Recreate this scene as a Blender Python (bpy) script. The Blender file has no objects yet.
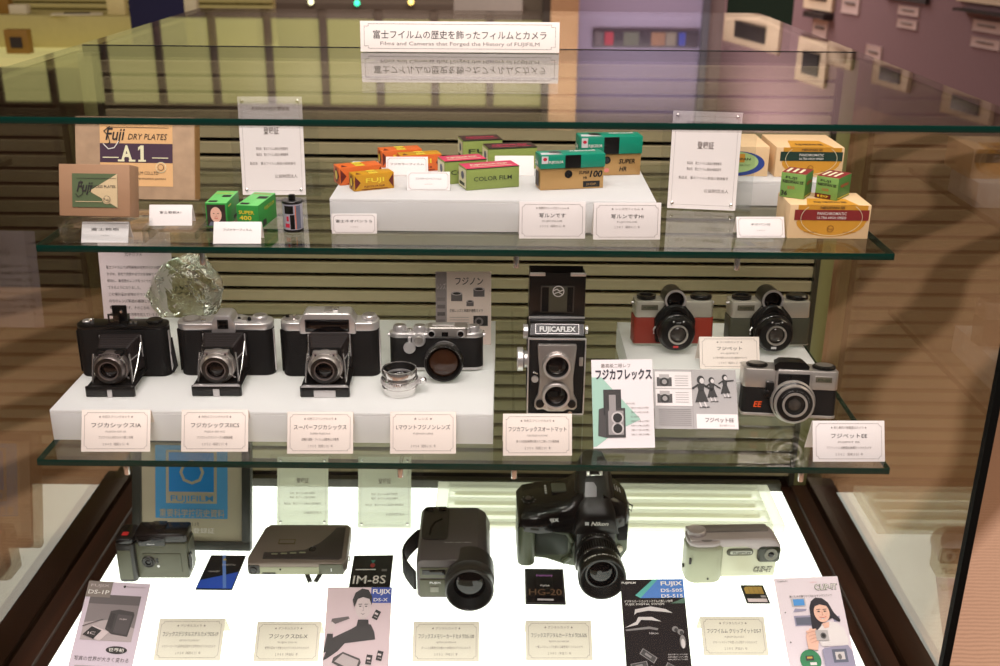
import bpy, bmesh, math, random
from mathutils import Vector, Matrix
random.seed(7)
PI = math.pi
COL = bpy.context.scene.collection

def R(d): return math.radians(d)
def lin(c):
    c = c / 255.0
    return c / 12.92 if c <= 0.04045 else ((c + 0.055) / 1.055) ** 2.4
def rgb(r, g, b): return (lin(r), lin(g), lin(b), 1.0)

# ---------------------------------------------------------------- camera model
CX, CZ, FPX, YAW, PITCH, ROLL = 0.0567, 1.6, 1070.26, -0.0024, 0.3724, 0.0092
_cy, _sy, _cp, _sp = math.cos(YAW), math.sin(YAW), math.cos(PITCH), math.sin(PITCH)
FWD = Vector((_sy * _cp, _cy * _cp, -_sp))
_r = Vector((_cy, -_sy, 0)); _u = _r.cross(FWD)
RT = _r * math.cos(ROLL) + _u * math.sin(ROLL)
UP = -_r * math.sin(ROLL) + _u * math.cos(ROLL)
CAM = Vector((CX, 0, CZ))
def ray(px, py): return RT * ((px - 500) / FPX) - UP * ((py - 333) / FPX) + FWD
def at(px, py, z):
    """point of the horizontal plane at height z seen at a photo position"""
    d = ray(px, py); return CAM + d * ((z - CZ) / d.z)
def aty(px, py, y):
    d = ray(px, py); return CAM + d * (y / d.y)

cam_d = bpy.data.cameras.new('camera'); cam = bpy.data.objects.new('camera', cam_d); COL.objects.link(cam)
cam_d.sensor_width = 36; cam_d.lens = FPX * 36 / 1000; cam_d.clip_start = 0.01; cam_d.clip_end = 60
m3 = Matrix((RT, UP, -FWD)).transposed()
cam.matrix_world = Matrix.Translation(CAM) @ m3.to_4x4()
cam_d.dof.use_dof = True; cam_d.dof.focus_distance = 1.38; cam_d.dof.aperture_fstop = 7.1
bpy.context.scene.camera = cam

# ---------------------------------------------------------------- materials
MATS = {}
def _new(name):
    m = bpy.data.materials.new(name); m.use_nodes = True
    return m, m.node_tree.nodes, m.node_tree.links
def mat(name, col=None, rough=0.5, metal=0.0, spec=0.5, var=0.06, vscale=40, bump=0.0, bscale=300, emit=None, estr=0.0, coat=0.0, sss=0):
    if name in MATS: return MATS[name]
    m, n, l = _new(name); b = n['Principled BSDF']
    b.inputs['Roughness'].default_value = rough; b.inputs['Metallic'].default_value = metal
    b.inputs['Specular IOR Level'].default_value = spec; b.inputs['Coat Weight'].default_value = coat
    tc = n.new('ShaderNodeTexCoord')
    if var:
        nz = n.new('ShaderNodeTexNoise'); nz.inputs['Scale'].default_value = vscale; nz.inputs['Detail'].default_value = 4
        l.new(tc.outputs['Object'], nz.inputs['Vector'])
        mx = n.new('ShaderNodeMix'); mx.data_type = 'RGBA'
        mx.inputs['A'].default_value = tuple(c * (1 - var) for c in col[:3]) + (1,)
        mx.inputs['B'].default_value = tuple(min(1, c * (1 + var)) for c in col[:3]) + (1,)
        l.new(nz.outputs['Fac'], mx.inputs['Factor']); l.new(mx.outputs['Result'], b.inputs['Base Color'])
    else: b.inputs['Base Color'].default_value = col
    if bump:
        nz2 = n.new('ShaderNodeTexNoise'); nz2.inputs['Scale'].default_value = bscale; nz2.inputs['Detail'].default_value = 3
        l.new(tc.outputs['Object'], nz2.inputs['Vector'])
        bp = n.new('ShaderNodeBump'); bp.inputs['Strength'].default_value = bump; bp.inputs['Distance'].default_value = 0.001
        l.new(nz2.outputs['Fac'], bp.inputs['Height']); l.new(bp.outputs['Normal'], b.inputs['Normal'])
    if emit:
        b.inputs['Emission Color'].default_value = emit; b.inputs['Emission Strength'].default_value = estr
    MATS[name] = m; return m

def glass_mat(name, tint, ior=1.5, rough=0.0):
    """thin clear sheet: fresnel mix of a mirror and a tinted straight-through ray"""
    if name in MATS: return MATS[name]
    m, n, l = _new(name); n.remove(n['Principled BSDF']); out = n['Material Output']
    g = n.new('ShaderNodeNewGeometry'); mr = n.new('ShaderNodeMapRange')
    mr.inputs['To Min'].default_value = ior; mr.inputs['To Max'].default_value = 1 / ior
    l.new(g.outputs['Backfacing'], mr.inputs['Value'])
    fr = n.new('ShaderNodeFresnel'); l.new(mr.outputs['Result'], fr.inputs['IOR'])
    t = n.new('ShaderNodeBsdfTransparent'); t.inputs['Color'].default_value = tint
    gl = n.new('ShaderNodeBsdfGlossy'); gl.inputs['Roughness'].default_value = rough
    mx = n.new('ShaderNodeMixShader')
    l.new(fr.outputs['Fac'], mx.inputs['Fac']); l.new(t.outputs[0], mx.inputs[1]); l.new(gl.outputs[0], mx.inputs[2])
    l.new(mx.outputs[0], out.inputs['Surface']); MATS[name] = m; return m

def translucent_mat(name, col, trans=0.5, gloss=0.06, rough=0.35, clear=0.0):
    if name in MATS: return MATS[name]
    m, n, l = _new(name); n.remove(n['Principled BSDF']); out = n['Material Output']
    d = n.new('ShaderNodeBsdfDiffuse'); d.inputs['Color'].default_value = col
    t = n.new('ShaderNodeBsdfTranslucent'); t.inputs['Color'].default_value = col
    a = n.new('ShaderNodeMixShader'); a.inputs['Fac'].default_value = trans
    l.new(d.outputs[0], a.inputs[1]); l.new(t.outputs[0], a.inputs[2])
    last = a
    if clear:
        tr = n.new('ShaderNodeBsdfTransparent'); tr.inputs['Color'].default_value = (.95, .97, .95, 1)
        c = n.new('ShaderNodeMixShader'); c.inputs['Fac'].default_value = clear
        l.new(a.outputs[0], c.inputs[1]); l.new(tr.outputs[0], c.inputs[2]); last = c
    g = n.new('ShaderNodeBsdfGlossy'); g.inputs['Roughness'].default_value = rough
    b = n.new('ShaderNodeMixShader'); b.inputs['Fac'].default_value = gloss
    l.new(last.outputs[0], b.inputs[1]); l.new(g.outputs[0], b.inputs[2])
    l.new(b.outputs[0], out.inputs['Surface']); MATS[name] = m; return m

BLK = mat('black leatherette', rgb(16, 15, 15), .6, 0, .25, bump=.5, bscale=1500)
BPL = mat('black plastic', rgb(14, 14, 14), .28)
BMT = mat('matte black', rgb(10, 10, 10), .6, 0, .2)
CHR = mat('satin chrome', rgb(206, 202, 202), .32, .72)
CHB = mat('polished chrome', rgb(228, 226, 224), .14, .9)
ALU = mat('brushed aluminium', rgb(178, 172, 168), .38, .85)
LNS = mat('lens glass', rgb(4, 4, 6), .04, 0, .5, var=0)
AMB = mat('amber coated lens', rgb(52, 30, 18), .06, 0, .6, var=0)
WPL = mat('white print', rgb(225, 222, 215), .5)
INK = mat('black ink', rgb(40, 34, 34), .6, var=0)
GINK = mat('grey ink', rgb(120, 108, 104), .6, var=0)
PAPER = mat('white paper', rgb(232, 226, 224), .7, var=.015)
CARDM = mat('cream caption card', rgb(234, 223, 214), .65, var=.015)
PINK = mat('pale rose paper', rgb(222, 208, 212), .6, var=.02)
GLS = glass_mat('clear glass', (.985, .99, .982, 1))
GSH = glass_mat('shelf glass', (.93, .955, .925, 1))
GSIDE = glass_mat('tinted side glass', (.80, .785, .69, 1))
CARDF = translucent_mat('glow tinted floor card', rgb(228, 224, 212), .35, .02, .5)  # same paper as the shelf cards, floor panel glow put into its colour
GFR = glass_mat('anti reflective front glass', (.985, .99, .985, 1), 1.14)
GEDGE = mat('dark green glass edge', rgb(8, 46, 38), .25, 0, .35)
ACR = glass_mat('clear acrylic', (.96, .97, .97, 1), 1.49)
RIS = translucent_mat('frosted white acrylic', (.88, .88, .88, 1), .5, .05, .3)

# ---------------------------------------------------------------- mesh builder
class B:
    def __init__(self, M=None): self.bm = bmesh.new(); self.ms = []; self.M = M or Matrix.Identity(4)
    def mi(self, m):
        if m not in self.ms: self.ms.append(m)
        return self.ms.index(m)
    def _add(self, tmp, m, M=None):
        T = self.M @ (M or Matrix.Identity(4)); i = self.mi(m); vm = {}
        for v in tmp.verts: vm[v] = self.bm.verts.new(T @ v.co)
        for f in tmp.faces:
            try: nf = self.bm.faces.new([vm[v] for v in f.verts]); nf.material_index = i; nf.smooth = True
            except ValueError: pass
        tmp.free(); return self
    def box(self, x0, x1, y0, y1, z0, z1, m, bev=0.0, seg=2, M=None, edges=None):
        t = bmesh.new(); bmesh.ops.create_cube(t, size=1)
        for v in t.verts:
            v.co = Vector(((x0 + x1) / 2 + v.co.x * (x1 - x0), (y0 + y1) / 2 + v.co.y * (y1 - y0), (z0 + z1) / 2 + v.co.z * (z1 - z0)))
        if bev:
            es = t.edges[:]
            if edges:   # only edges running along that axis
                k = 'xyz'.index(edges); es = [e for e in es if abs((e.verts[0].co - e.verts[1].co)[k]) > 1e-9]
            bmesh.ops.bevel(t, geom=es, offset=bev, segments=seg, affect='EDGES', profile=.5)
        return self._add(t, m, M)
    def prism(self, pts, a, b, m, axis='y', bev=0.0, seg=2, M=None, caponly=False, top=None):
        """outline in the plane normal to axis, extruded from a to b. top = scale of the far outline"""
        def P(u, v, w): return {'y': (u, w, v), 'z': (u, v, w), 'x': (w, u, v)}[axis]
        t = bmesh.new(); cu = sum(p[0] for p in pts) / len(pts); cv = sum(p[1] for p in pts) / len(pts); s = top or 1
        A = [t.verts.new(P(p[0], p[1], a)) for p in pts]; Bv = [t.verts.new(P(cu + (p[0] - cu) * s, cv + (p[1] - cv) * s, b)) for p in pts]
        n = len(pts); fa = t.faces.new(A); fb = t.faces.new(Bv[::-1])
        for i in range(n): t.faces.new((A[i], Bv[i], Bv[(i + 1) % n], A[(i + 1) % n]))
        bmesh.ops.recalc_face_normals(t, faces=t.faces)
        if bev:
            es = [e for e in t.edges if (fa in e.link_faces or fb in e.link_faces)] if caponly else t.edges[:]
            bmesh.ops.bevel(t, geom=es, offset=bev, segments=seg, affect='EDGES', profile=.5)
        return self._add(t, m, M)
    def lathe(self, prof, o, m, axis='y', n=36, M=None, sx=1.0):
        """profile = (radius, distance along axis); axis 'y' points to -y (the viewer), 'z' up"""
        t = bmesh.new(); rings = []
        for r, d in prof:
            ring = []
            for k in range(n):
                a = 2 * PI * k / n; c, s = math.cos(a) * r * sx, math.sin(a) * r
                if axis == 'y': p = (o[0] + c, o[1] - d, o[2] + s)
                elif axis == 'z': p = (o[0] + c, o[1] + s, o[2] + d)
                else: p = (o[0] + d, o[1] + c, o[2] + s)
                ring.append(t.verts.new(p))
            rings.append(ring)
        for i in range(len(rings) - 1):
            for k in range(n): t.faces.new((rings[i][k], rings[i][(k + 1) % n], rings[i + 1][(k + 1) % n], rings[i + 1][k]))
        closed = abs(prof[0][0] - prof[-1][0]) < 1e-9 and abs(prof[0][1] - prof[-1][1]) < 1e-9
        if prof[0][0] > 1e-6 and prof[1][1] >= prof[0][1] and not closed and len(prof) > 2: t.faces.new(rings[0][::-1])
        bmesh.ops.remove_doubles(t, verts=t.verts, dist=1e-7)
        bmesh.ops.recalc_face_normals(t, faces=t.faces)
        return self._add(t, m, M)
    def tube(self, pts, r, m, n=8, M=None, flat=1.0):
        t = bmesh.new(); pts = [Vector(p) for p in pts]; rings = []
        for i, p in enumerate(pts):
            d = (pts[min(i + 1, len(pts) - 1)] - pts[max(i - 1, 0)]).normalized()
            a = d.cross(Vector((0, 0, 1)));
            if a.length < 1e-3: a = d.cross(Vector((1, 0, 0)))
            a.normalize(); b = d.cross(a).normalized()
            rings.append([t.verts.new(p + a * math.cos(2 * PI * k / n) * r * flat + b * math.sin(2 * PI * k / n) * r) for k in range(n)])
        for i in range(len(rings) - 1):
            for k in range(n): t.faces.new((rings[i][k], rings[i][(k + 1) % n], rings[i + 1][(k + 1) % n], rings[i + 1][k]))
        t.faces.new(rings[0][::-1]); t.faces.new(rings[-1])
        bmesh.ops.recalc_face_normals(t, faces=t.faces)
        return self._add(t, m, M)
    def loft(self, secs, m, M=None):
        """closed cross sections (lists of 3D points, equal counts) skinned together"""
        t = bmesh.new(); rings = [[t.verts.new(p) for p in s] for s in secs]; n = len(rings[0])
        for i in range(len(rings) - 1):
            for k in range(n): t.faces.new((rings[i][k], rings[i][(k + 1) % n], rings[i + 1][(k + 1) % n], rings[i + 1][k]))
        t.faces.new(rings[0][::-1]); t.faces.new(rings[-1])
        bmesh.ops.recalc_face_normals(t, faces=t.faces)
        return self._add(t, m, M)
    def poly(self, pts, m, z=0.0, M=None):
        """flat printed shape on a sheet (x, y in the sheet's plane)"""
        t = bmesh.new(); f = t.faces.new([t.verts.new((p[0], p[1], p[2] if len(p) > 2 else z)) for p in pts])
        if f.normal.z < 0 and len(pts[0]) == 2: pass
        f.normal_update()
        if len(pts[0]) == 2 and f.normal.z < 0: f.normal_flip()
        return self._add(t, m, M)
    def rect(self, x0, x1, y0, y1, m, z=0.0, M=None): return self.poly([(x0, y0), (x1, y0), (x1, y1), (x0, y1)], m, z, M)
    def disc(self, cx, cy, rx, ry, m, z=0.0, n=20, M=None, a0=0, a1=2 * PI):
        full = abs(a1 - a0) > 6.2
        k = n if full else n + 1
        return self.poly([(cx + rx * math.cos(a0 + (a1 - a0) * i / n), cy + ry * math.sin(a0 + (a1 - a0) * i / n)) for i in range(k)], m, z, M)
    def frame(self, x0, x1, y0, y1, t, m, z=0.0, M=None):
        self.rect(x0, x1, y0, y0 + t, m, z, M); self.rect(x0, x1, y1 - t, y1, m, z, M)
        self.rect(x0, x0 + t, y0 + t, y1 - t, m, z, M); return self.rect(x1 - t, x1, y0 + t, y1 - t, m, z, M)
    def line(self, pts, w, m, z=0.0, M=None):
        for a, b in zip(pts[:-1], pts[1:]):
            a = Vector(a); b = Vector(b); d = (b - a)
            if d.length < 1e-9: continue
            d.normalize(); nn = Vector((-d.y, d.x)) * w / 2; e = d * w * .3
            self.poly([tuple(a - nn - e), tuple(b - nn + e), tuple(b + nn + e), tuple(a + nn - e)], m, z, M)
        return self
    def text(self, s, x, y, size, m, z=0.0, width=None, align='CENTER', bold=0.0, shear=0.0, M=None, res=2):
        """lettering in the x-y plane, y = vertical middle of the capitals"""
        cu = bpy.data.curves.new('t', 'FONT'); cu.body = s; cu.size = size; cu.resolution_u = res
        cu.offset = bold * size; cu.shear = shear; cu.align_x = align
        o = bpy.data.objects.new('t', cu); COL.objects.link(o)
        dg = bpy.context.evaluated_depsgraph_get(); dg.update()
        me = bpy.data.meshes.new_from_object(o.evaluated_get(dg))
        COL.objects.unlink(o); bpy.data.objects.remove(o); bpy.data.curves.remove(cu)
        if not me.vertices: bpy.data.meshes.remove(me); return self
        xs = [v.co.x for v in me.vertices]; w = max(xs) - min(xs); sx = 1.0
        if width and w > 1e-9:
            sx = width / w
        t = bmesh.new(); t.from_mesh(me); bpy.data.meshes.remove(me)
        off = {'CENTER': 0, 'LEFT': 0}[align]
        for v in t.verts: v.co = Vector((x + v.co.x * sx + off, y + v.co.y - size * .36, z))
        return self._add(t, m, M)
    def build(self, name, parent=None, smooth=35):
        me = bpy.data.meshes.new(name); self.bm.to_mesh(me); self.bm.free()
        for m in self.ms: me.materials.append(m)
        if smooth: me.set_sharp_from_angle(angle=R(smooth))
        o = bpy.data.objects.new(name, me); COL.objects.link(o)
        if parent: o.parent = parent
        return o

def tag(o, label=None, cat=None, group=None, kind=None):
    if label: o['label'] = label
    if cat: o['category'] = cat
    if group: o['group'] = group
    if kind: o['kind'] = kind
    return o
def thing(name, label, cat, loc=(0, 0, 0), rz=0.0, group=None, s=1.0):
    o = bpy.data.objects.new(name, None); COL.objects.link(o); o.empty_display_size = .02
    o.location = loc; o.rotation_euler = (0, 0, rz); o.scale = (s, s, s)
    return tag(o, label, cat, group)
def struct(b, name, smooth=35): return tag(b.build(name, None, smooth), kind='structure')
def rrect(x0, x1, y0, y1, r, n=6):
    out = []
    for cx, cy, a0 in ((x1 - r, y1 - r, 0), (x0 + r, y1 - r, 90), (x0 + r, y0 + r, 180), (x1 - r, y0 + r, 270)):
        for k in range(n + 1):
            a = R(a0 + 90 * k / n); out.append((cx + r * math.cos(a), cy + r * math.sin(a)))
    return out
def FACE(x=0, y=0, z=0, tilt=0, yaw=0):
    """matrix putting a sheet's x-y plane upright, facing -y, leaning back by tilt degrees"""
    return Matrix.Translation((x, y, z)) @ Matrix.Rotation(R(yaw), 4, 'Z') @ Matrix.Rotation(R(90 - tilt), 4, 'X')

Z1, Z2, Z3, ZT = CZ - .3616, CZ - .5971, CZ - .9435, CZ - .1938   # upper shelf, lower shelf, lit floor, top glass
# ================================================================ the room
def carpet_mat():
    m, n, l = _new('patterned carpet'); b = n['Principled BSDF']; b.inputs['Roughness'].default_value = .95; b.inputs['Specular IOR Level'].default_value = .05
    tc = n.new('ShaderNodeTexCoord')
    mp = n.new('ShaderNodeMapping'); mp.inputs['Rotation'].default_value = (0, 0, R(35)); l.new(tc.outputs['Object'], mp.inputs['Vector'])
    w = n.new('ShaderNodeTexWave'); w.inputs['Scale'].default_value = .62; w.inputs['Distortion'].default_value = 9; w.inputs['Detail'].default_value = 1.2; w.inputs['Detail Scale'].default_value = .55
    l.new(mp.outputs['Vector'], w.inputs['Vector'])
    r = n.new('ShaderNodeValToRGB'); r.color_ramp.elements[0].position = .28; r.color_ramp.elements[1].position = .62
    r.color_ramp.elements[0].color = rgb(140, 106, 80); r.color_ramp.elements[1].color = rgb(202, 163, 136)
    l.new(w.outputs['Fac'], r.inputs['Fac'])
    w2 = n.new('ShaderNodeTexWave'); w2.bands_direction = 'Y'; w2.inputs['Scale'].default_value = 21; w2.inputs['Distortion'].default_value = 2.2; w2.inputs['Detail'].default_value = 2
    l.new(tc.outputs['Object'], w2.inputs['Vector'])
    mx = n.new('ShaderNodeMix'); mx.data_type = 'RGBA'; mx.blend_type = 'MULTIPLY'
    rr = n.new('ShaderNodeValToRGB'); rr.color_ramp.elements[0].color = (.66, .62, .6, 1); rr.color_ramp.elements[1].color = (1, 1, 1, 1)
    rr.color_ramp.elements[1].position = .5
    l.new(w2.outputs['Fac'], rr.inputs['Fac']); mx.inputs['Factor'].default_value = .8
    l.new(r.outputs['Color'], mx.inputs['A']); l.new(rr.outputs['Color'], mx.inputs['B']); l.new(mx.outputs['Result'], b.inputs['Base Color'])
    nz = n.new('ShaderNodeTexNoise'); nz.inputs['Scale'].default_value = 250; l.new(tc.outputs['Object'], nz.inputs['Vector'])
    bp = n.new('ShaderNodeBump'); bp.inputs['Strength'].default_value = .4; bp.inputs['Distance'].default_value = .004
    l.new(nz.outputs['Fac'], bp.inputs['Height']); l.new(bp.outputs['Normal'], b.inputs['Normal'])
    return m
XL, XR, YB, YF, ZC = -7.5, 6.5, 13.2, -3.0, 3.8
b = B(); b.box(XL, XR, YF, YB, -.05, 0, carpet_mat()); struct(b, 'floor')
b = B(); b.box(XL, XR, YF, YB, ZC, ZC + .05, mat('ceiling paint', rgb(120, 110, 98), .9)); struct(b, 'ceiling')
b = B(); b.box(XL - .1, XL, YF, YB, 0, ZC, mat('dark brown wall', rgb(104, 92, 74), .9)); struct(b, 'wall_left')
b = B(); b.box(XL, XR, YF - .1, YF, 0, ZC, mat('dim wall', rgb(60, 56, 52), .9)); struct(b, 'wall_front')
PURP = mat('mauve wall', rgb(146, 118, 124), .85); LAV = mat('lavender wall', rgb(160, 152, 184), .85)
BRW = mat('taupe wall', rgb(112, 100, 84), .85)
def pxx(px, y): return aty(px, 40, y).x
xc0, xc1 = pxx(548, YB), pxx(704, YB)
b = B(); b.box(XL, xc0, YB, YB + .1, 0, ZC, BRW); b.box(xc0, xc1, YB, YB + .1, 0, ZC, LAV); b.box(xc1, XR, YB, YB + .1, 0, ZC, mat('grey brown wall', rgb(128, 112, 112), .85)); struct(b, 'wall_back')
# mauve gallery wall on the right, nearly along the line of sight
A0 = Vector((pxx(722, YB), YB, 0)); A1 = Vector((4.75, 3.0, 0)); dW = (A1 - A0).normalized(); nW = Vector((dW.y, -dW.x, 0))
if nW.x > 0: nW = -nW
angW = math.atan2(dW.y, dW.x)
MW = Matrix.Translation(A0) @ Matrix.Rotation(angW, 4, 'Z')     # x along the wall to the viewer, room side = which side of y
side = 1 if (Matrix.Rotation(angW, 3, 'Z') @ Vector((0, 1, 0))).dot(nW) > 0 else -1
b = B(MW); b.box(0, (A1 - A0).length, -.1 * side if side > 0 else 0, 0 if side > 0 else .1, 0, ZC, PURP); struct(b, 'wall_right')
def onwall(px, py):
    d = ray(px, py); t = (A0 - CAM).dot(nW) / d.dot(nW); p = CAM + d * t
    return (p - A0).dot(dW), p.z
CREAM = mat('cream mat board', rgb(226, 204, 176), .8); DKB = mat('dark picture', rgb(48, 38, 36), .6)
CAPW = mat('pinkish caption paper', rgb(214, 190, 186), .8)
Y1 = .0
def wall_pane(px0, px1, py0, py1, name, label, cat, m1, m2=None, th=.03, group=None, frac=(.2, .8, .2, .8)):
    (u0, zt) = onwall(px0, py0); (u1, zb) = onwall(px1, py1)
    if u0 > u1: u0, u1 = u1, u0
    p = A0 + dW * ((u0 + u1) / 2); w = u1 - u0; h = zt - zb
    t = thing(name, label, cat, (p.x, p.y, zb), angW, group)
    bb = B(); bb.box(-w / 2, w / 2, 0, th * side, 0, h, m1, .004); bb.build('panel', t)
    if m2:
        bb = B(); y0 = th * side; y1 = (th + .012) * side
        bb.box(-w / 2 + w * frac[0], -w / 2 + w * frac[1], min(y0, y1), max(y0, y1), h * frac[2], h * frac[3], m2, .002); bb.build('picture', t)
    return t
wall_pane(811, 834, -40, 12, 'framed_picture', 'leftmost cream framed picture on the mauve wall above a dark ledge', 'picture', CREAM, DKB)
wall_pane(813, 833, 11, 20, 'wall_ledge', 'dark ledge under the leftmost cream frame on the mauve wall', 'ledge', DKB, th=.1)
wall_pane(966, 1030, -40, 9, 'framed_picture', 'rightmost cream framed picture above the mauve wall captions', 'picture', CREAM, DKB)
wall_pane(965, 1030, 8, 19, 'wall_ledge', 'dark ledge under the rightmost cream frame on the mauve wall', 'ledge', DKB, th=.1)
wall_pane(895, 929, -60, 4, 'framed_picture', 'dark bottomed frame between the two cream frames of the mauve wall', 'picture', DKB, CREAM)
for i, (a, bb_, c, d, lb) in enumerate(((844, 859, -6, 15, 'small caption card high on the mauve wall, second from its left end'), (900, 919, 5, 17, 'upper card of the caption pair in the middle of the mauve wall'),
        (899, 917, 18, 30, 'lower card of the caption pair in the middle of the mauve wall'), (975, 1002, 19, 35, 'upper card of the caption pair at the right of the mauve wall'),
        (973, 1000, 36, 51, 'lower card of the caption pair at the right of the mauve wall'), (868, 881, 44, 62, 'single caption card low on the mauve wall above the glass edge'),
        (815, 827, 18, 40, 'caption card under the leftmost ledge of the mauve wall'))):
    wall_pane(a, bb_, c, d, 'caption_card', lb, 'caption card', CAPW, GINK, .012, 'captions on the mauve wall', (.2, .8, .5, .62))
# pictures that the top glass mirrors (they hang above eye level of the case)
def mirrored(px0, px1, py0, py1, name, label, m1, m2):
    def f(px, py):
        d = ray(px, py); d2 = Vector((d.x, d.y, -d.z)); c2 = Vector((CAM.x, CAM.y, 2 * ZT - CAM.z))
        t = (A0 - c2).dot(nW) / d2.dot(nW); p = c2 + d2 * t; return (p - A0).dot(dW), p.z
    (u0, za) = f(px0, py0); (u1, zb) = f(px1, py1); u0, u1 = min(u0, u1), max(u0, u1); za, zb = min(za, zb), max(za, zb)
    p = A0 + dW * ((u0 + u1) / 2); w = u1 - u0; h = zb - za
    t = thing(name, label, 'picture', (p.x, p.y, za), angW)
    bb = B(); bb.box(-w / 2, w / 2, 0, .03 * side, 0, h, m1, .004); bb.build('panel', t)
    bb = B(); y0 = .03 * side; y1 = .042 * side
    bb.box(-w * .28, w * .28, min(y0, y1), max(y0, y1), h * .3, h * .8, m2, .002); bb.build('picture', t)
mirrored(802, 826, 36, 88, 'framed_picture', 'tall cream framed picture mirrored in the glass top near its back right corner', CREAM, DKB)
mirrored(832, 853, 40, 70, 'framed_picture', 'pale empty looking panel mirrored beside the tall frame', CREAM, CREAM)
mirrored(878, 910, 55, 92, 'framed_picture', 'cream frame mirrored in the glass top, middle of three at the right', CREAM, DKB)
mirrored(948, 992, 82, 125, 'framed_picture', 'cream frame mirrored in the glass top, nearest of three at the right', CREAM, DKB)
# back wall dressing
def mir(px, py, y):
    d = ray(px, py); d2 = Vector((d.x, d.y, -d.z)); c2 = Vector((CAM.x, CAM.y, 2 * ZT - CAM.z)); return c2 + d2 * (y / d2.y)
def back_panel(px0, px1, py0, py1, name, label, cat, m1, y=YB, th=.04, m2=None):
    mz = [mir(px0, py0, y), mir(px1, py1, y)]; p = aty((px0 + px1) / 2, py1, y); q = aty(px1, py0, y); w = abs(aty(px1, py0, y).x - aty(px0, py0, y).x); h = mz[1].z - mz[0].z
    t = thing(name, label, cat, (p.x, y, mz[0].z)); bb = B(); bb.box(-w / 2, w / 2, -th, 0, 0, h, m1, .006); bb.build('panel', t)
    return t, w, h
# column
def lattice():
    m, n, l = _new('woven lattice'); b_ = n['Principled BSDF']; tc = n.new('ShaderNodeTexCoord'); br = n.new('ShaderNodeTexBrick')
    mp = n.new('ShaderNodeMapping'); mp.inputs['Rotation'].default_value = (R(90), 0, 0); l.new(tc.outputs['Object'], mp.inputs['Vector'])
    br.inputs['Scale'].default_value = 9; br.inputs['Color1'].default_value = rgb(150, 112, 80); br.inputs['Color2'].default_value = rgb(160, 122, 88); br.inputs['Mortar'].default_value = rgb(196, 166, 128); br.inputs['Mortar Size'].default_value = .05
    l.new(mp.outputs['Vector'], br.inputs['Vector']); l.new(br.outputs['Color'], b_.inputs['Base Color']); b_.inputs['Roughness'].default_value = .8; return m
yc = YB - .5; xa, xb = pxx(550, yc), pxx(578, yc)
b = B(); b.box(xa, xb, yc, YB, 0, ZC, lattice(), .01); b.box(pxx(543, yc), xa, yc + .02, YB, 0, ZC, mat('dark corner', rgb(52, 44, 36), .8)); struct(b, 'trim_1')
b = B(); b.box(pxx(700, YB), pxx(707, YB), YB - .06, YB, 0, ZC, mat('grey metal post', rgb(92, 92, 104), .5)); struct(b, 'trim_2')
t, w, h = back_panel(592, 698, 29, 48, 'wall_screen', 'long dark display strip with coloured pictures on the lavender wall', 'display', mat('dark display', rgb(52, 48, 58), .4))
for x0, x1, c in ((.11, .19, (176, 44, 66)), (.29, .43, (98, 104, 92)), (.55, .68, (150, 112, 84)), (.69, .78, (136, 130, 118)), (.81, .87, (40, 64, 176)), (.02, .09, (104, 96, 106))):
    bb = B(); bb.box(-w / 2 + w * x0, -w / 2 + w * x1, -.05, -.04, h * .12, h * .85, mat('shown picture %d' % c[0], rgb(*c), .5)); bb.build('picture', t)
mirrored(728, 780, 8, 55, 'wall_poster', 'cream poster mirrored in the glass just below the dark green panel', CREAM, DKB)
def standing(name, label, px0, px1, y, ztop, m):
    x0, x1 = aty(px0, 10, y).x, aty(px1, 10, y).x; t = thing(name, label, 'display panel', ((x0 + x1) / 2, y, 0)); h = (x1 - x0) / 2
    b_ = B(); b_.box(-h, h, -.012, .012, .04, ztop, m, .004); b_.build('panel', t)
    for s in (-1, 1):
        b_ = B(); b_.box(s * h * .8 - .02, s * h * .8 + .02, -.15, .15, 0, .04, BMT, .004); b_.build('foot', t)
standing('green_panel', 'dark green standing panel in front of the mauve wall at the top right', 727, 793, 5.5, 1.49, mat('dark green cloth', rgb(14, 40, 22), .8))
standing('navy_stand_in', 'plain navy board standing in for a clothed person beyond the glass top at the top left', 130, 184, 4.2, 1.46, mat('navy cloth', rgb(26, 26, 62), .85))  # flat board made up in place of a person in navy clothes
# lit clerestory panes in a dark frame: they give the olive panels mirrored in the glass top
PANE = mat('backlit olive pane', rgb(120, 116, 76), .5, var=.1, vscale=1.5, emit=rgb(205, 198, 128), estr=.62)
FRM = mat('brown window frame', rgb(96, 84, 72), .7)
z0 = mir(300, 18, YB).z; z1 = mir(300, 103, YB).z; pitch = (mir(541, 60, YB).x - mir(103, 60, YB).x) / 8; xe = mir(541, 60, YB).x
k = 0
for i in range(13):
    x1_ = xe - pitch * i; x0_ = x1_ - pitch * .86
    b = B(); b.box(x0_, x1_, YB - .05, YB - .02, z0, z1, PANE, .004)
    k += 1
    o = b.build('window_%d' % k); tag(o, kind='structure')
    b = B(); b.box(x0_ - pitch * .14, x0_, YB - .1, YB, z0 - .1, z1 + .1, FRM, .006); o2 = b.build('window_frame', o)
b = B(); b.box(xe - pitch * 13.3, xe + .1, YB - .08, YB, z1, z1 + .12, FRM, .006); b.box(xe - pitch * 13.3, xe + .1, YB - .08, YB, z0 - .12, z0, FRM, .006); struct(b, 'trim_3')
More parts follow.
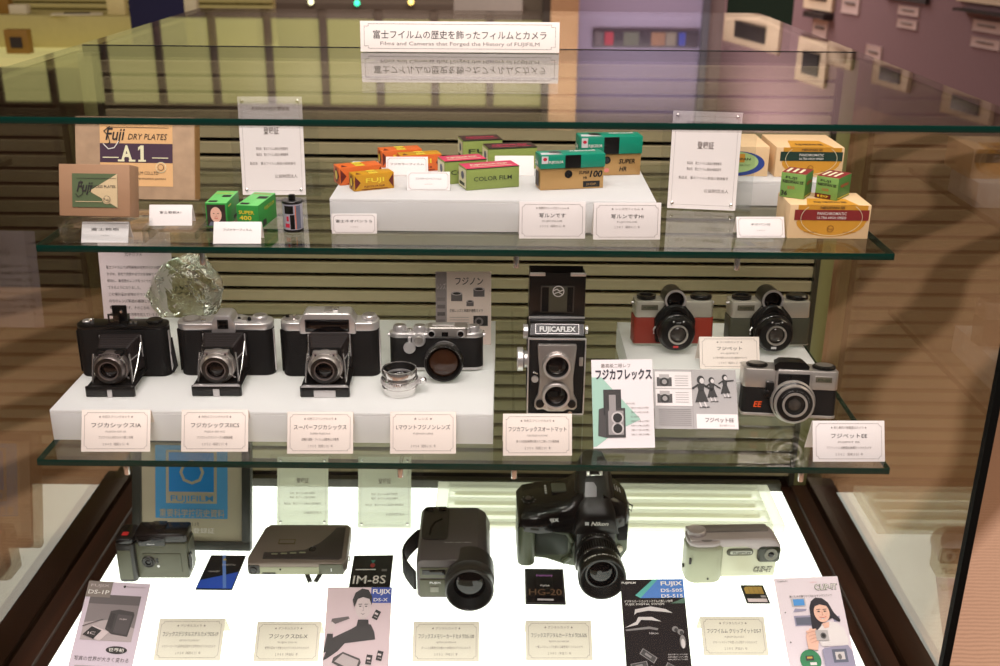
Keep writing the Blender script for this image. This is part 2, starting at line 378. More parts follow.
# a second lit showcase across the room at the upper left
def far_case():
    y = 4.6; p0 = aty(-60, 60, y); p1 = aty(245, 60, y); zb = aty(60, 58, y).z; zt = 1.46
    WX = p1.x - p0.x
    t = thing('far_showcase', 'yellow lit showcase with ribbed back across the room at the upper left', 'showcase', ((p0.x + p1.x) / 2, y, 0))
    wd = mat('dark case wood', rgb(70, 50, 40), .5)
    bb = B(); bb.box(-WX / 2, WX / 2, 0, .7, 0, zb - .04, wd, .01); bb.build('base_cabinet', t)
    lit = mat('yellow lit shelf floor', rgb(200, 190, 120), .6, emit=rgb(232, 224, 150), estr=.35)
    bb = B(); bb.box(-WX / 2, WX / 2, 0, .7, zb - .04, zb, lit); bb.build('lit_floor', t)
    rb = mat('ribbed yellow back', rgb(196, 184, 120), .7)
    bb = B(); bb.box(-WX / 2, WX / 2, .66, .7, zb, zt, rb)
    for k in range(int((zt - zb) / .03)): bb.box(-WX / 2, WX / 2, .635, .66, zb + k * .03, zb + k * .03 + .02, rb, .004)
    bb.build('ribbed_back', t)
    return y, zb
fy, fz = far_case()
tier_y, tier_z = fy + .42, aty(100, 15, fy + .42).z
b = B(); b.box(aty(-60, 60, fy).x, aty(240, 60, fy).x, tier_y - .06, fy + .63, fz + .0005, tier_z, mat('ribbed yellow back'), .004)
tag(b.build('tier_block'), 'long yellow tier at the back of the far showcase', 'display riser')
def far_item(px, back, w, h, name, label, cat, m, rz=0, m2=None, flat=False):
    z = tier_z if back else fz; y = tier_y if back else fy + .12; x = aty(px, 20, y).x; b_ = B()
    if flat: b_.box(-w / 2, w / 2, -.055, .055, 0, .006, m, .002)
    else: b_.box(-w / 2, w / 2, 0, .05, 0, h, m, .003)
    if m2: b_.box(-w * .25, w * .25, -.004 if not flat else -.03, 0 if not flat else .03, h * .25 if not flat else .006, h * .7 if not flat else .009, m2)
    o = b_.build(name); o.location = (x, y, z + .0008); o.rotation_euler.z = rz; tag(o, label, cat)
WHT = mat('far white card', rgb(226, 216, 184), .7); ORG = mat('ochre box', rgb(150, 112, 44), .6)
far_item(13, 0, .1, .1, 'small_box', 'ochre box with a dark round mark in the far showcase', 'box', ORG, m2=DKB)
far_item(2, 1, .08, .09, 'small_box', 'golden carton at the left edge on the yellow tier of the far showcase', 'box', ORG)
far_item(19, 1, .08, .04, 'paper_card', 'small pale card on the yellow tier of the far showcase', 'card', WHT)
far_item(78, 1, .22, .05, 'open_booklet', 'white sheet with a dark print on the yellow tier of the far showcase', 'booklet', WHT, rz=.3, m2=DKB, flat=True)
far_item(117, 1, .08, .07, 'small_box', 'pale yellow box left of the navy stand-in in the far showcase', 'box', mat('pale yellow box', rgb(226, 210, 150), .6))
far_item(191, 1, .06, .07, 'small_box', 'cream box just right of the navy stand-in in the far showcase', 'box', WHT)
# pedestal with a white sign beyond, top centre; a few little lights
p = aty(488, 20, 5.2); t = thing('sign_stand', 'white notice on a thin stand beyond the long title plate', 'sign', (p.x, 5.2, 0))
b = B(); b.box(-.16, .16, -.01, .01, p.z, p.z + .16, mat('white notice', rgb(214, 206, 196), .6), .003); b.build('notice_board', t)
b = B(); b.lathe([(.11, 0), (.11, .015), (.015, .03), (.012, p.z)], (0, .02, 0), mat('grey metal post')  , 'z', 16); b.build('stand_pole', t)
b = B(); b.box(xc0 - 4.6, xc0 - .3, YB - .6, YB - .02, 0, aty(300, -2, YB).z, mat('dark cabinet', rgb(74, 62, 50), .6), .02)
lowc = b.build('low_cabinet'); tag(lowc, 'long dark cabinet with tiny glowing lights along the far wall', 'cabinet')
for px, py, c, nm in ((357, 3, (60, 230, 170), 'green'), (411, 2, (255, 220, 120), 'yellow'), (311, 2, (230, 226, 180), 'white')):
    p = aty(px, py, YB - .62); b = B(); b.lathe([(.0, 0), (.022, 0), (.03, .01), (.02, .025), (0, .03)], (0, 0, 0), mat(nm + ' lamp glow', rgb(*c), .5, emit=rgb(*c), estr=3), 'y', 14)
    b.lathe([(.034, -.012), (.034, .0), (.03, .006), (.03, -.012)], (0, 0, 0), BMT, 'y', 14)
    o = b.build('indicator_lamp', lowc); o.location = p; tag(o, 'small %s light' % nm)

# ================================================================ the showcase
W, Df, Db = .6, 1.0849, 1.7048; TH = .008
WOOD = None
def wood_mat(name, c0, c1, ax=1):
    m, n, l = _new(name); b_ = n['Principled BSDF']; b_.inputs['Roughness'].default_value = .32
    tc = n.new('ShaderNodeTexCoord'); mp = n.new('ShaderNodeMapping'); s = [28, 28, 28]; s[ax] = 1.6; mp.inputs['Scale'].default_value = s
    l.new(tc.outputs['Object'], mp.inputs['Vector']); nz = n.new('ShaderNodeTexNoise'); nz.inputs['Scale'].default_value = 2; nz.inputs['Detail'].default_value = 6
    l.new(mp.outputs['Vector'], nz.inputs['Vector']); r = n.new('ShaderNodeValToRGB'); r.color_ramp.elements[0].color = c0; r.color_ramp.elements[1].color = c1
    r.color_ramp.elements[0].position = .35; r.color_ramp.elements[1].position = .68
    l.new(nz.outputs['Fac'], r.inputs['Fac']); l.new(r.outputs['Color'], b_.inputs['Base Color']); return m
WOOD = wood_mat('dark brown stained wood', rgb(32, 16, 9), rgb(52, 28, 18))
case = thing('showcase', 'large glass museum showcase with dark wood frame and glowing white floor', 'showcase', (0, (Df + Db) / 2, 0))
cy0 = (Df + Db) / 2
def cpart(b_, name): 
    for v in b_.bm.verts: v.co.y -= cy0
    return b_.build(name, case)
b = B(); b.box(-W - TH, W + TH, Df - TH, Db - .001, ZT - TH, ZT, GLS); cpart(b, 'top_glass')
b = B(); b.box(-W - TH, W + TH, Df - TH - .0015, Df - TH - .0002, ZT - .0058, ZT + .0012, GEDGE, .0005); cpart(b, 'top_glass_edge')
b = B(); b.box(-W, W, Df - TH, Df - .002, Z3 - .03, ZT - TH, GFR); cpart(b, 'front_glass')
for s in (-1, 1):
    b = B(); b.box(min(s * W, s * (W + TH)), max(s * W, s * (W + TH)), Df, Db, Z3 - .002, ZT - TH, GSIDE); cpart(b, 'side_glass')
    b = B(); b.box(min(s * (W - .0005), s * (W + TH + .0005)), max(s * (W - .0005), s * (W + TH + .0005)), Df - TH - .001, Df + .001, Z3 - .03, ZT - TH, mat('black corner seal', rgb(6, 8, 7), .7, 0, .1)); cpart(b, 'glass_corner_edge')
    # stepped side rail inside, ledge outside
    xi = .552 if s > 0 else .548
    prof = [(s * xi, Z3 - .03), (s * xi, Z3 + .001), (s * (xi + .017), Z3 + .001), (s * (xi + .019), Z3 + .006), (s * (W - .003), Z3 + .006), (s * (W - .001), Z3 - .002), (s * W, Z3 - .03)]
    b = B(); b.prism(prof if s > 0 else prof[::-1], Df, Db - .03, WOOD, 'y'); cpart(b, 'side_rail')
    b = B(); b.box(min(s * (W + TH), s * (W + .052)), max(s * (W + TH), s * (W + .052)), Df - .05, Db, Z3 - .05, Z3 + .004, WOOD, .002); cpart(b, 'outer_ledge')
b = B(); b.box(-W - .04, W + .04, Df - .04, Db, .0, Z3 - .05, WOOD, .004); cpart(b, 'plinth')
b = B(); b.box(-.548, .552, Df, Db - .045, Z3 - .02, Z3, mat('glowing white floor panel', rgb(150, 150, 140), .4, var=0, emit=(.97, 1, .89, 1), estr=2.0)); cpart(b, 'light_panel')
KH = mat('khaki painted slats', rgb(138, 127, 96), .5)
b = B(); n_s = 0; z = Z3 + .018
while z < ZT - .04:
    # each louvre leans: outer lip low, top tucked in
    b.prism([(Db - .016, z), (Db - .0262, z + .003), (Db - .0275, z + .0195), (Db - .026, z + .0205), (Db - .012, z + .0205)], -W + .004, W - .03, KH, 'x'); z += .0247
b.box(-W + .004, W - .004, Db - .004, Db - .0005, Z3, ZT - TH - .001, mat('dark slat backing', rgb(30, 28, 20), .8)); cpart(b, 'louvred_back')
b = B(); b.box(-.55, .55, Db - .045, Db - .03, Z3 - .01, Z3 + .016, mat('olive black base rail', rgb(44, 42, 28), .5), .001); cpart(b, 'back_rail')
PO = mat('olive metal post', rgb(120, 118, 74), .35, .2)
for s in (-1, 1):
    b = B(); b.box(min(s * (W - .003), s * (W - .026)), max(s * (W - .003), s * (W - .026)), Db - .034, Db - .004, Z3 + .006, ZT - TH - .001, PO, .002)
    b.box(min(s * (W - .026), s * (W - .034)), max(s * (W - .026), s * (W - .034)), Db - .036, Db - .006, Z3 + .006, ZT - TH - .001, mat('dark slotted upright', rgb(48, 46, 34), .4, .3)); cpart(b, 'corner_post')
b = B(); b.box(-W, W, Db, Db + .006, ZT - .012, ZT + .0006, BMT); cpart(b, 'seam_gasket')
# the matching case back to back with it
twin = thing('twin_showcase', 'second glass topped showcase standing back to back behind the first', 'showcase', (0, 2.0, 0))
y2 = 2.42
b = B(); b.box(-W - TH, W + TH, Db + .007 - 2, y2 - 2, ZT - TH, ZT, GLS); b.build('top_glass', twin)
b = B(); b.box(-W, W, y2 - TH - 2, y2 - 2, Z3, ZT - TH, GLS); b.build('front_glass', twin)
for s in (-1, 1):
    b = B(); b.box(min(s * W, s * (W + TH)), max(s * W, s * (W + TH)), Db + .007 - 2, y2 - 2 - TH, Z3, ZT - TH, GLS); b.build('side_glass', twin)
b = B(); b.box(-W - .04, W + .04, Db + .007 - 2, y2 - 2 + .04, 0, Z3, WOOD, .004); b.build('plinth', twin)

# glass shelves
def shelf(zt, d, wl, wr, label):
    t = thing('glass_shelf', label, 'shelf', ((wl + wr) / 2, (d + Db) / 2, zt - TH), group=None)
    hx = (wr - wl) / 2; y0 = d - (d + Db) / 2; y1 = Db - .05 - (d + Db) / 2
    b_ = B(); b_.box(-hx, hx, y0, y1, 0, TH, GSH); b_.build('glass_sheet', t)
    b_ = B(); b_.box(-hx, hx, y0 - .0012, y0 - .0002, 0.0, TH, GEDGE, .0004)
    for s in (-1, 1): b_.box(min(s * hx, s * (hx + .001)), max(s * hx, s * (hx + .001)), y0 - .001, y1, 0, TH, GEDGE)
    b_.build('polished_edge', t)
    return t, y0, y1, hx
def brackets(t, xs, y0, y1):
    for x in xs:
        b_ = B(); b_.prism([(y0, -.001), (y1, -.001), (y1, -.024), (y0 + .06, -.010), (y0, -.007)], x - .0015, x + .0015, ACR, 'x')
        b_.lathe([(.0035, 0), (.0035, .014), (.002, .018)], (x, y0 + .004, -.018), CHB, 'z', 12); b_.build('shelf_bracket', t)
t1, a0, a1, hx = shelf(Z1, 1.1917, -.4849, .5094, 'upper glass shelf carrying film boxes'); brackets(t1, (-.31, .06, .32), a0 + .01, a1)
t2, a0, a1, hx = shelf(Z2, 1.1085, -.4849, .5094, 'lower glass shelf carrying old folding cameras'); brackets(t2, (-.40, -.075, .06, .40), a0 + .01, a1)

# ================================================================ light
def area(name, loc, sx, sy, e, col, rot=(0, 0, 0)):
    d = bpy.data.lights.new(name, 'AREA'); d.shape = 'RECTANGLE'; d.size = sx; d.size_y = sy; d.energy = e; d.color = col
    o = bpy.data.objects.new(name, d); COL.objects.link(o); o.location = loc; o.rotation_euler = rot; return o
area('unseen_overhead_light', (0, .4, 3.6), 2.2, 1.0, 85, (1, .9, .87))
area('unseen_overhead_light', (0, -1.2, 3.5), 2.6, 1.0, 115, (1, .88, .86))  # added fill above the viewer, unseen, brightens cards and upright fronts
area('unseen_overhead_light', (-5.2, 3.2, 3.7), 2, 2, 70, (1, .86, .68))
area('unseen_overhead_light', (3.3, 2.2, 3.7), 2, 2, 110, (1, .86, .78))
area('unseen_overhead_light', (0, 11.5, 3.7), 6, 1.6, 270, (1, .86, .8))
w = bpy.data.worlds.new('room_glow'); bpy.context.scene.world = w; w.use_nodes = True
w.node_tree.nodes['Background'].inputs[0].default_value = (.9, .85, .78, 1); w.node_tree.nodes['Background'].inputs[1].default_value = .25
sc = bpy.context.scene
sc.view_settings.view_transform = 'Standard'; sc.view_settings.look = 'None'; sc.view_settings.gamma = 1; sc.view_settings.use_curve_mapping = False
sc.view_settings.exposure = 0
sc.cycles.transparent_max_bounces = 48; sc.cycles.max_bounces = 10; sc.cycles.glossy_bounces = 5
# ================================================================ helpers that read sizes off a place
def proj(p):
    d = Vector(p) - CAM; z = d.dot(FWD); return 500 + FPX * d.dot(RT) / z, 333 - FPX * d.dot(UP) / z
def seat(xl, xr, yb, z, dyr=0.0):
    """base centre, width and turn of something whose lower front edge runs from (xl, yb) to (xr, yb + dyr)"""
    a = at(xl, yb, z); c = at(xr, yb + dyr, z); v = c - a
    return (a + c) / 2, v.length, math.atan2(v.y, v.x)
def reach(p, rz, tilt, yt):
    """length of a sheet that leans back by tilt from p and ends at photo row yt"""
    u = Vector((-math.sin(rz) * math.sin(R(tilt)), math.cos(rz) * math.sin(R(tilt)), math.cos(R(tilt))))
    lo, hi = 0, .6
    for _ in range(40):
        m = (lo + hi) / 2
        if proj(p + u * m)[1] > yt: lo = m
        else: hi = m
    return lo

# ================================================================ acrylic risers
def riser(name, x0, x1, y0, y1, z, h, label, m=RIS, wall=.004):
    t = thing(name, label, 'display riser', ((x0 + x1) / 2, (y0 + y1) / 2, z + .0003)); hx, hy = (x1 - x0) / 2, (y1 - y0) / 2
    b = B(); b.box(-hx, hx, -hy, hy, h - wall, h, m, .0008); b.build('top_plate', t)
    b = B(); b.box(-hx, hx, -hy, -hy + wall, 0, h - wall - .0001, m, .0006); b.build('front_plate', t)
    for s in (-1, 1):
        b = B(); b.box(min(s * hx, s * (hx - wall)), max(s * hx, s * (hx - wall)), -hy + wall, hy, 0, h - wall - .0001, m, .0006); b.build('side_plate', t)
    return z + .0003 + h
a = at(328, 236, Z1); c = at(656, 237, Z1)
R1 = riser('acrylic_riser', a.x, c.x, max(a.y, c.y) + .014, 1.475, Z1, .040, 'long frosted white riser in the middle of the upper shelf')
a = at(54, 440, Z2); c = at(493, 440, Z2)
R2 = riser('acrylic_riser', a.x, c.x, a.y, 1.475, Z2, .040, 'wide frosted riser under the three folding cameras')
a = at(613, 362, Z2 + .04); c = at(838, 398, Z2 + .04)
R3 = riser('acrylic_riser', a.x + .02, at(835, 392, Z2 + .04).x, 1.262, 1.475, Z2, .040, 'frosted riser under the red and the grey compact cameras')
a = at(700, 213, Z1); c = at(848, 213, Z1)
R4 = riser('acrylic_riser', a.x, c.x, 1.405, 1.50, Z1, .034, 'small frosted riser under the cream cartons at the right end')
a = at(60, 243, Z1); c = at(146, 243, Z1)
R5 = riser('acrylic_riser', a.x, c.x, a.y, a.y + .075, Z1, .021, 'clear acrylic riser under the small brown carton', ACR, .003)
a = at(147, 241, Z1); c = at(196, 241, Z1)
R6 = riser('acrylic_riser', a.x, c.x, a.y + .006, a.y + .06, Z1, .012, 'low clear acrylic step under the card before the large box', ACR, .003)

# ================================================================ caption cards
def caption(xl, xr, yb, yt, z, title, sub, lines, label, tilt=24, m=CARDM, group=None, dyr=0.0, head='', foot=True, plain=False, small=False, tsc=.13, tw=.72):
    p, w, rz = seat(xl, xr, yb, z, dyr); L = reach(p, rz, tilt, yt)
    t = thing('caption_card', label, 'caption card', (p.x, p.y, z + .0004), rz, group)
    M = FACE(tilt=tilt); b = B(M); b.box(-w / 2, w / 2, 0, L, -.0008, 0, m, .0003); b.build('card_front', t)
    if foot:
        ty, tz = L * math.sin(R(tilt)), L * math.cos(R(tilt))
        q0, q1 = (ty + .0012, tz - .001), (ty + L * .34, 0.0003)
        b = B(); b.prism([q0, (q0[0] + .0009, q0[1] - .0003), (q1[0] + .0009, q1[1]), q1], -w / 2, w / 2, m, 'x'); b.build('card_support', t)
    b = B(M); zz = .0003; ln = GINK if not small else GINK
    th = .00035; mx, my = w * .045, L * .07; r = w * .04
    pts = []
    if not plain:
        for (cx, cy, a0) in ((w / 2 - mx, L - my, 180), (-w / 2 + mx, L - my, 270), (-w / 2 + mx, my, 0), (w / 2 - mx, my, 90)):
            for k in range(5):
                an = R(a0 + 90 - 90 * k / 4) if False else R(a0 + 90 * (1 - k / 4)); pts.append((cx + r * math.cos(an), cy + r * math.sin(an)))
        pts.append(pts[0]); b.line(pts, th, ln, zz)
    if head: b.text(head, 0, L * .83, L * .075, GINK, zz, align='CENTER', width=min(w * .5, w * .04 * len(head)))
    if title: b.text(title, 0, L * .63, L * tsc, INK, zz, width=w * tw, bold=.004)
    if sub: b.text(sub, 0, L * .48, L * .06, GINK, zz, width=w * .3)
    yy = .34
    for s_ in lines: b.text(s_, 0, L * yy, L * .075, GINK, zz, width=w * min(.8, .03 * len(s_) + .05)); yy -= .16
    if b.ms: b.build('lettering', t)
    else: b.bm.free()
    return t
SH2 = 'caption cards along the lower shelf'; FL = 'caption cards on the glowing floor'
H0 = '★ 中判スプリングカメラ ★'
caption(81, 150, 452, 410, Z2, 'フジカシックスIA', 'FUJICA SIX IA', ['フジフイルム初のカメラ第１号機', '１９４８（昭和２３）年'], 'rose caption card in front of the all black folding camera', group=SH2, head=H0)
caption(181, 248, 452, 410, Z2, 'フジカシックスIICS', 'FUJICA SIX IICS', ['フジカシックスシリーズの最高級機', '１９５２（昭和２７）年'], 'rose caption card in front of the chrome topped folding camera', group=SH2, head=H0)
caption(287, 353, 454, 412, Z2, 'スーパーフジカシックス', 'SUPER FUJICA-6', ['距離計連動・フィルム自動巻止め機構', '１９５５（昭和３０）年'], 'rose caption card in front of the folding camera with wide window', group=SH2, head=H0, tw=.8)
caption(390, 456, 454, 412, Z2, 'Lマウントフジノンレンズ', 'FUJINON LENS', ['', '１９５４（昭和２９）年'], 'rose caption card in front of the loose chrome lens', group=SH2, head='★ レンズ ★', tw=.82)
caption(503, 572, 456, 414, Z2, 'フジカフレックスオートマット', 'FUJICAFLEX AUTOMAT', ['多くの自動機構を備えた二眼レフの最高峰', '１９５４（昭和２９）年'], 'rose caption card at the foot of the twin lens camera', group=SH2, head=H0, tw=.84)
caption(813, 885, 462, 421, Z2, 'フジペットEE', 'FUJIPET EE', ['フジペットに自動露出機構をつけたカメラ', '１９６１（昭和３６）年'], 'cream caption card at the right front corner of the lower shelf', group=SH2, head='★ 初心者向け自動露出カメラ ★', m=PAPER, tw=.5)
caption(700, 760, 369, 337, R3, 'フジペット', 'FUJIPET', ['３０秒で覚えられる初心者向けカメラ', '１９５７（昭和３２）年'], 'rose caption card between the red and the grey compact cameras', head='★ ６×６判カメラ ★', tw=.42, tilt=28)
DG = '★ デジタルカメラ ★'
caption(153, 220, 661, 619, Z3, 'フジックスデジタルスチルカメラDS-1P', 'FUJIX DIGITAL STILL CAMERA DS-1P', ['メモリーカードに画像を記録する世界初のデジタルカメラ', '１９８８（昭和６３）年'], 'floor caption card right of the leftmost leaflet', 52, CARDF, group=FL, head=DG, tw=.84)
caption(253, 318, 662, 622, Z3, 'フジックスDS-X', 'FUJIX DS-X', ['世界で初めて市販されたデジタルスチルカメラ', '１９８９（平成元）年'], 'floor caption card left of the leaflet with the man in a sweater', 52, CARDF, group=FL, head=DG, tw=.6)
caption(412, 479, 662, 622, Z3, 'フジックスメモリーカードカメラDS-100', 'FUJIX MEMORY CARD CAMERA DS-100', ['ズームと自動焦点を備えた本格的なデジタルカメラ', '１９９１（平成３）年'], 'floor caption card below the dark camcorder shaped camera', 52, CARDF, group=FL, head=DG, tw=.84)
caption(526, 593, 661, 621, Z3, 'フジックスデジタルカードカメラDS-505', 'FUJIX DIGITAL CARD CAMERA DS-505', ['一眼レフのレンズを使える業務用デジタルカメラ', '１９９５（平成７）年'], 'floor caption card below the small black memory card', 52, CARDF, group=FL, head=DG, tw=.84)
caption(704, 769, 656, 617, Z3, 'フジフイルム クリップイットDS-7', 'FUJIFILM Clip-It DS-7', ['スマートメディアを使った小型デジタルカメラ', '１９９６（平成８）年'], 'floor caption card below the silver grip camera', 52, CARDF, group=FL, head=DG, tw=.84)
caption(519, 585, 239, 202, Z1, '写ルンです', 'FUJICOLOR', ['１９８６（昭和６１）年'], 'left of the two large cards before the gold and green packs', 9, PAPER, head='★ 世界初のレンズ付フィルム ★', tw=.4)
caption(593, 660, 240, 203, Z1, '写ルンですHi', 'FUJICOLOR', ['１９８７（昭和６２）年'], 'right of the two large cards before the gold and green packs', 9, PAPER, head='★ レンズ付フィルム ★', tw=.48)
caption(332, 377, 234, 214, Z1, '富士ネオパンＳＳ', '', ['１９５２'], 'small card at the left front corner of the long white riser', 8, PAPER, tw=.8, tsc=.16)
caption(737, 785, 238, 217, Z1, 'ネオパンSS', '', ['１９５２'], 'small card left of the large cream carton on the upper shelf', 30, PAPER, tw=.4)
caption(81, 128, 243, 222, Z1, '富士乾板', '', ['１９３６'], 'small white card under the small brown carton', 30, PAPER, plain=True, tw=.6)
caption(213, 261, 244, 222, Z1, 'フジカラーフィルム', '', [''], 'small white card in front of the bright green film boxes', 30, PAPER, plain=True, tw=.6)
caption(149, 192, 226, 205, R6, '富士乾板A1', '', [''], 'small white card under the large A1 box', 25, PAPER, plain=True, tw=.5)
caption(407, 450, 191, 172, R1, 'フジカラーロールフィルム', '', ['１９５８'], 'small card in front of the nearest pink topped box', 22, PAPER, tw=.6)
caption(386, 428, 177, 157, R1, 'フジカラーフィルム', '', [''], 'small card in front of the rear orange film box', 22, PAPER, tw=.8)
caption(495, 534, 176, 156, R1, '', '', [''], 'plain white card behind the nearest pink topped box', 22, PAPER, plain=True)

# title plate on the glass top
p, w, rz = seat(361, 559, 52, ZT, 1.5)
t = thing('title_plate', 'long white title plate standing on the glass top at its back', 'sign', (p.x, p.y - .004, ZT + .001), rz)
L = reach(p, rz, 8, 22); M = FACE(tilt=8); SGN = mat('white sign board', rgb(238, 230, 222), .5, var=.01)
b = B(M); b.box(-w / 2, w / 2, 0, L, -.002, 0, SGN, .0004); b.build('plate', t)
b = B(M); b.text('富士フイルムの歴史を飾ったフィルムとカメラ', 0, L * .56, L * .3, INK, .0003, width=w * .87, bold=.003)
b.text('Films and Cameras that Forged the History of FUJIFILM', 0, L * .28, L * .17, GINK, .0003, width=w * .8)
k = .006; q = .0035; x0, x1, y0, y1 = -w / 2 + .006, w / 2 - .006, .005, L - .004
b.line([(x0 + k, y0), (x1 - k, y0), (x1 - k, y0 + q), (x1, y0 + q), (x1, y1 - q), (x1 - k, y1 - q), (x1 - k, y1), (x0 + k, y1), (x0 + k, y1 - q), (x0, y1 - q), (x0, y0 + q), (x0 + k, y0 + q), (x0 + k, y0)], .0005, GINK, .0003)
b.build('lettering', t)
b = B(); b.prism([(.002, 0), (.03, 0), (.03, .001), (.008, L * .9), (.006, L * .9)], -w / 2 + .002, w / 2 - .002, SGN, 'x'); b.build('back_support', t)

# ================================================================ papers, certificates
def certificate(xl, xr, yb, yt, z, label, tilt=10, dyr=0.0, sm=PAPER, holder=True, lines=(), title='写ルンです', dep=None, hl=None):
    p, w, rz = seat(xl, xr, yb, z, dyr); L = hl or reach(p, rz, tilt, yt)
    t = thing('certificate', label, 'certificate', (p.x, p.y, z + .0006), rz); M = FACE(tilt=tilt)
    b = B(M); b.box(-w / 2, w / 2, .001, L, -.0006, 0, sm, 0); b.build('paper', t)
    if holder:
        b = B(M); b.box(-w / 2 - .012, w / 2 + .02, 0, L + .004, -.0036, -.0012, ACR, 0); b.build('acrylic_back', t)
        b = B(); b.box(-w / 2 - .012, w / 2 + .02, .004, .05, 0, .002, ACR, 0); b.build('acrylic_foot', t)
        for sx in (-1, 1):
            for yy in (.008, L - .006): b = B(M); b.lathe([(.0022, 0), (.0022, .001), (.0012, .0018), (0, .002)], (sx * (w / 2 - .006), yy, .0003), CHB, 'z', 10); b.build('clip_stud', t)
    b = B(M); b.frame(-w / 2 + w * .05, w / 2 - w * .05, L * .05, L * .95, .00025, GINK, .0003)
    b.text('未来科学技術情報館', 0, L * .88, L * .045, GINK, .0003, width=w * .6)
    b.text('登録証', 0, L * .66, L * .08, GINK, .0003, width=w * .24, bold=.01)
    for k, (yy, ww, al) in enumerate(((.48, .5, 0), (.42, .5, 0), (.33, .72, 0))): b.text('製品名　富士フイルム製品の登録番号', al, L * yy, L * .032, GINK, .0003, width=w * ww)
    b.text('公益財団法人', w * .2, L * .2, L * .04, GINK, .0003, width=w * .36); b.build('lettering', t)
    return t
certificate(243, 306, 196, 97, Z1, 'white certificate in a clear holder behind the green film boxes', 6)
certificate(667, 735, 209, 112, Z1, 'white certificate right of the gold and green camera packs', 6, 3)
GC = translucent_mat('greenish tracing paper', rgb(234, 234, 216), .65, .02, .5, .45)
certificate(277, 328, 527, 457, Z3, 'pale green certificate on the floor behind the flat grey camera', 22, 0, GC)
certificate(358, 411, 529, 457, Z3, 'pale green certificate on the floor right of its twin', 22, 0, GC)
# explanation sheet at the back of the lower shelf
p = aty(141, 330, 1.53); t = thing('explanation_sheet', 'pinkish white printed sheet standing behind the all black folding camera', 'paper', (p.x, 1.53, Z2 + .0006), 0)
M = FACE(tilt=6); b = B(M); b.box(-.055, .055, 0, .150, -.0006, 0, PINK); b.build('paper', t)
b = B(M); b.text('光学ガラス', -.002, .117, .0085, INK, .0003, width=.026)
for k in range(8): b.text(['富士フイルムでは写真用の光学ガラスの研究を', 'すすめ、自社で良質のガラスを溶解することに', '成功し、高性能のレンズをつくりだすことが', 'できるようになりました。', 'この展示品は当時のガラスの塊で', 'のちのレンズ製造の基礎となった', '貴重な資料です。そのころの', '富士フイルムの技術を伝えています。'][k], -.045, .096 - k * .0105, .0055, INK, .0003, width=[.088, .088, .084, .05, .07, .072, .06, .074][k], align='LEFT')
b.build('lettering', t)

# ================================================================ leaflets
def leaflet(name, label, xl, xr, yb, yt, z, tilt, sheet, dyr=0.0, L=None, w=None, back=False, rzadd=0, support=True):
    p, w_, rz = seat(xl, xr, yb, z, dyr); w = w or w_; rz += rzadd; L = L or reach(p, rz, tilt, yt)
    t = thing(name, label, 'leaflet', (p.x, p.y, z + .0006), rz); M = FACE(tilt=tilt)
    b = B(M); b.box(-w / 2, w / 2, 0, L, -.0007, 0, sheet); b.build('sheet', t)
    if tilt < 70 and support:
        ty, tz = L * .8 * math.sin(R(tilt)), L * .8 * math.cos(R(tilt))
        b = B(); b.prism([(ty + .0012, tz), (ty + .003, tz), (ty + .03, .0), (ty + .028, .0)], -w * .3, w * .3, ACR, 'x'); b.build('easel_back', t)
    return t, w, L, M
def gray(v, name=None): return mat(name or 'printed grey %d' % v, rgb(v, v * .97, v * .97), .6, var=0)
def mono(v): return mat('sepia print %d' % v, rgb(v, v * .93, v * .93), .6, var=0)
Zp = .0004
# lens leaflet behind the rangefinder camera
t, w, L, M = leaflet('lens_leaflet', 'pink lens leaflet standing behind the rangefinder camera', 436, 491, 345, 272, R2, 8, mat('rose leaflet', rgb(232, 212, 202), .6))
b = B(M)
b.rect(-w * .5, -w * .3, L * .0, L, mono(150), Zp); b.text('レンズ', -w * .4, L * .8, L * .1, mono(225), Zp * 1.5, width=w * .16); 
for k in range(6): b.rect(-w * .47, -w * .33, L * (.1 + .1 * k), L * (.15 + .1 * k), mono(90 + 20 * (k % 3)), Zp * 1.5)
b.text('フジノン', .1 * w, L * .87, L * .12, INK, Zp, width=w * .5, bold=.01)
for cx, cy, s in ((-.12, .66, .1), (.28, .72, .1), (.12, .57, .065)):
    b.rect(w * (cx - s), w * (cx + s), L * cy - w * s * .8, L * cy + w * s * .6, mono(105), Zp); b.disc(w * cx, L * cy + w * s * .6, w * s, w * s * .35, mono(190), Zp * 1.5); b.disc(w * cx, L * cy + w * s * .6, w * s * .7, w * s * .22, mono(40), Zp * 2)
b.text('交換レンズと距離計連動カメラ', 0.05 * w, L * .47, L * .05, INK, Zp, width=w * .6)
b.rect(w * .18, w * .44, L * .26, L * .4, mono(40), Zp); b.disc(w * .28, L * .32, w * .08, w * .08, mono(120), Zp * 1.5); b.disc(w * .28, L * .32, w * .045, w * .045, mono(30), Zp * 2)
for k in range(4): b.rect(-w * .25, w * .1, L * (.27 + .035 * k), L * (.275 + .035 * k), mono(140), Zp)
b.text('ネオパンSS', .08 * w, L * .16, L * .12, INK, Zp, width=w * .6, bold=.01); b.build('print', t)
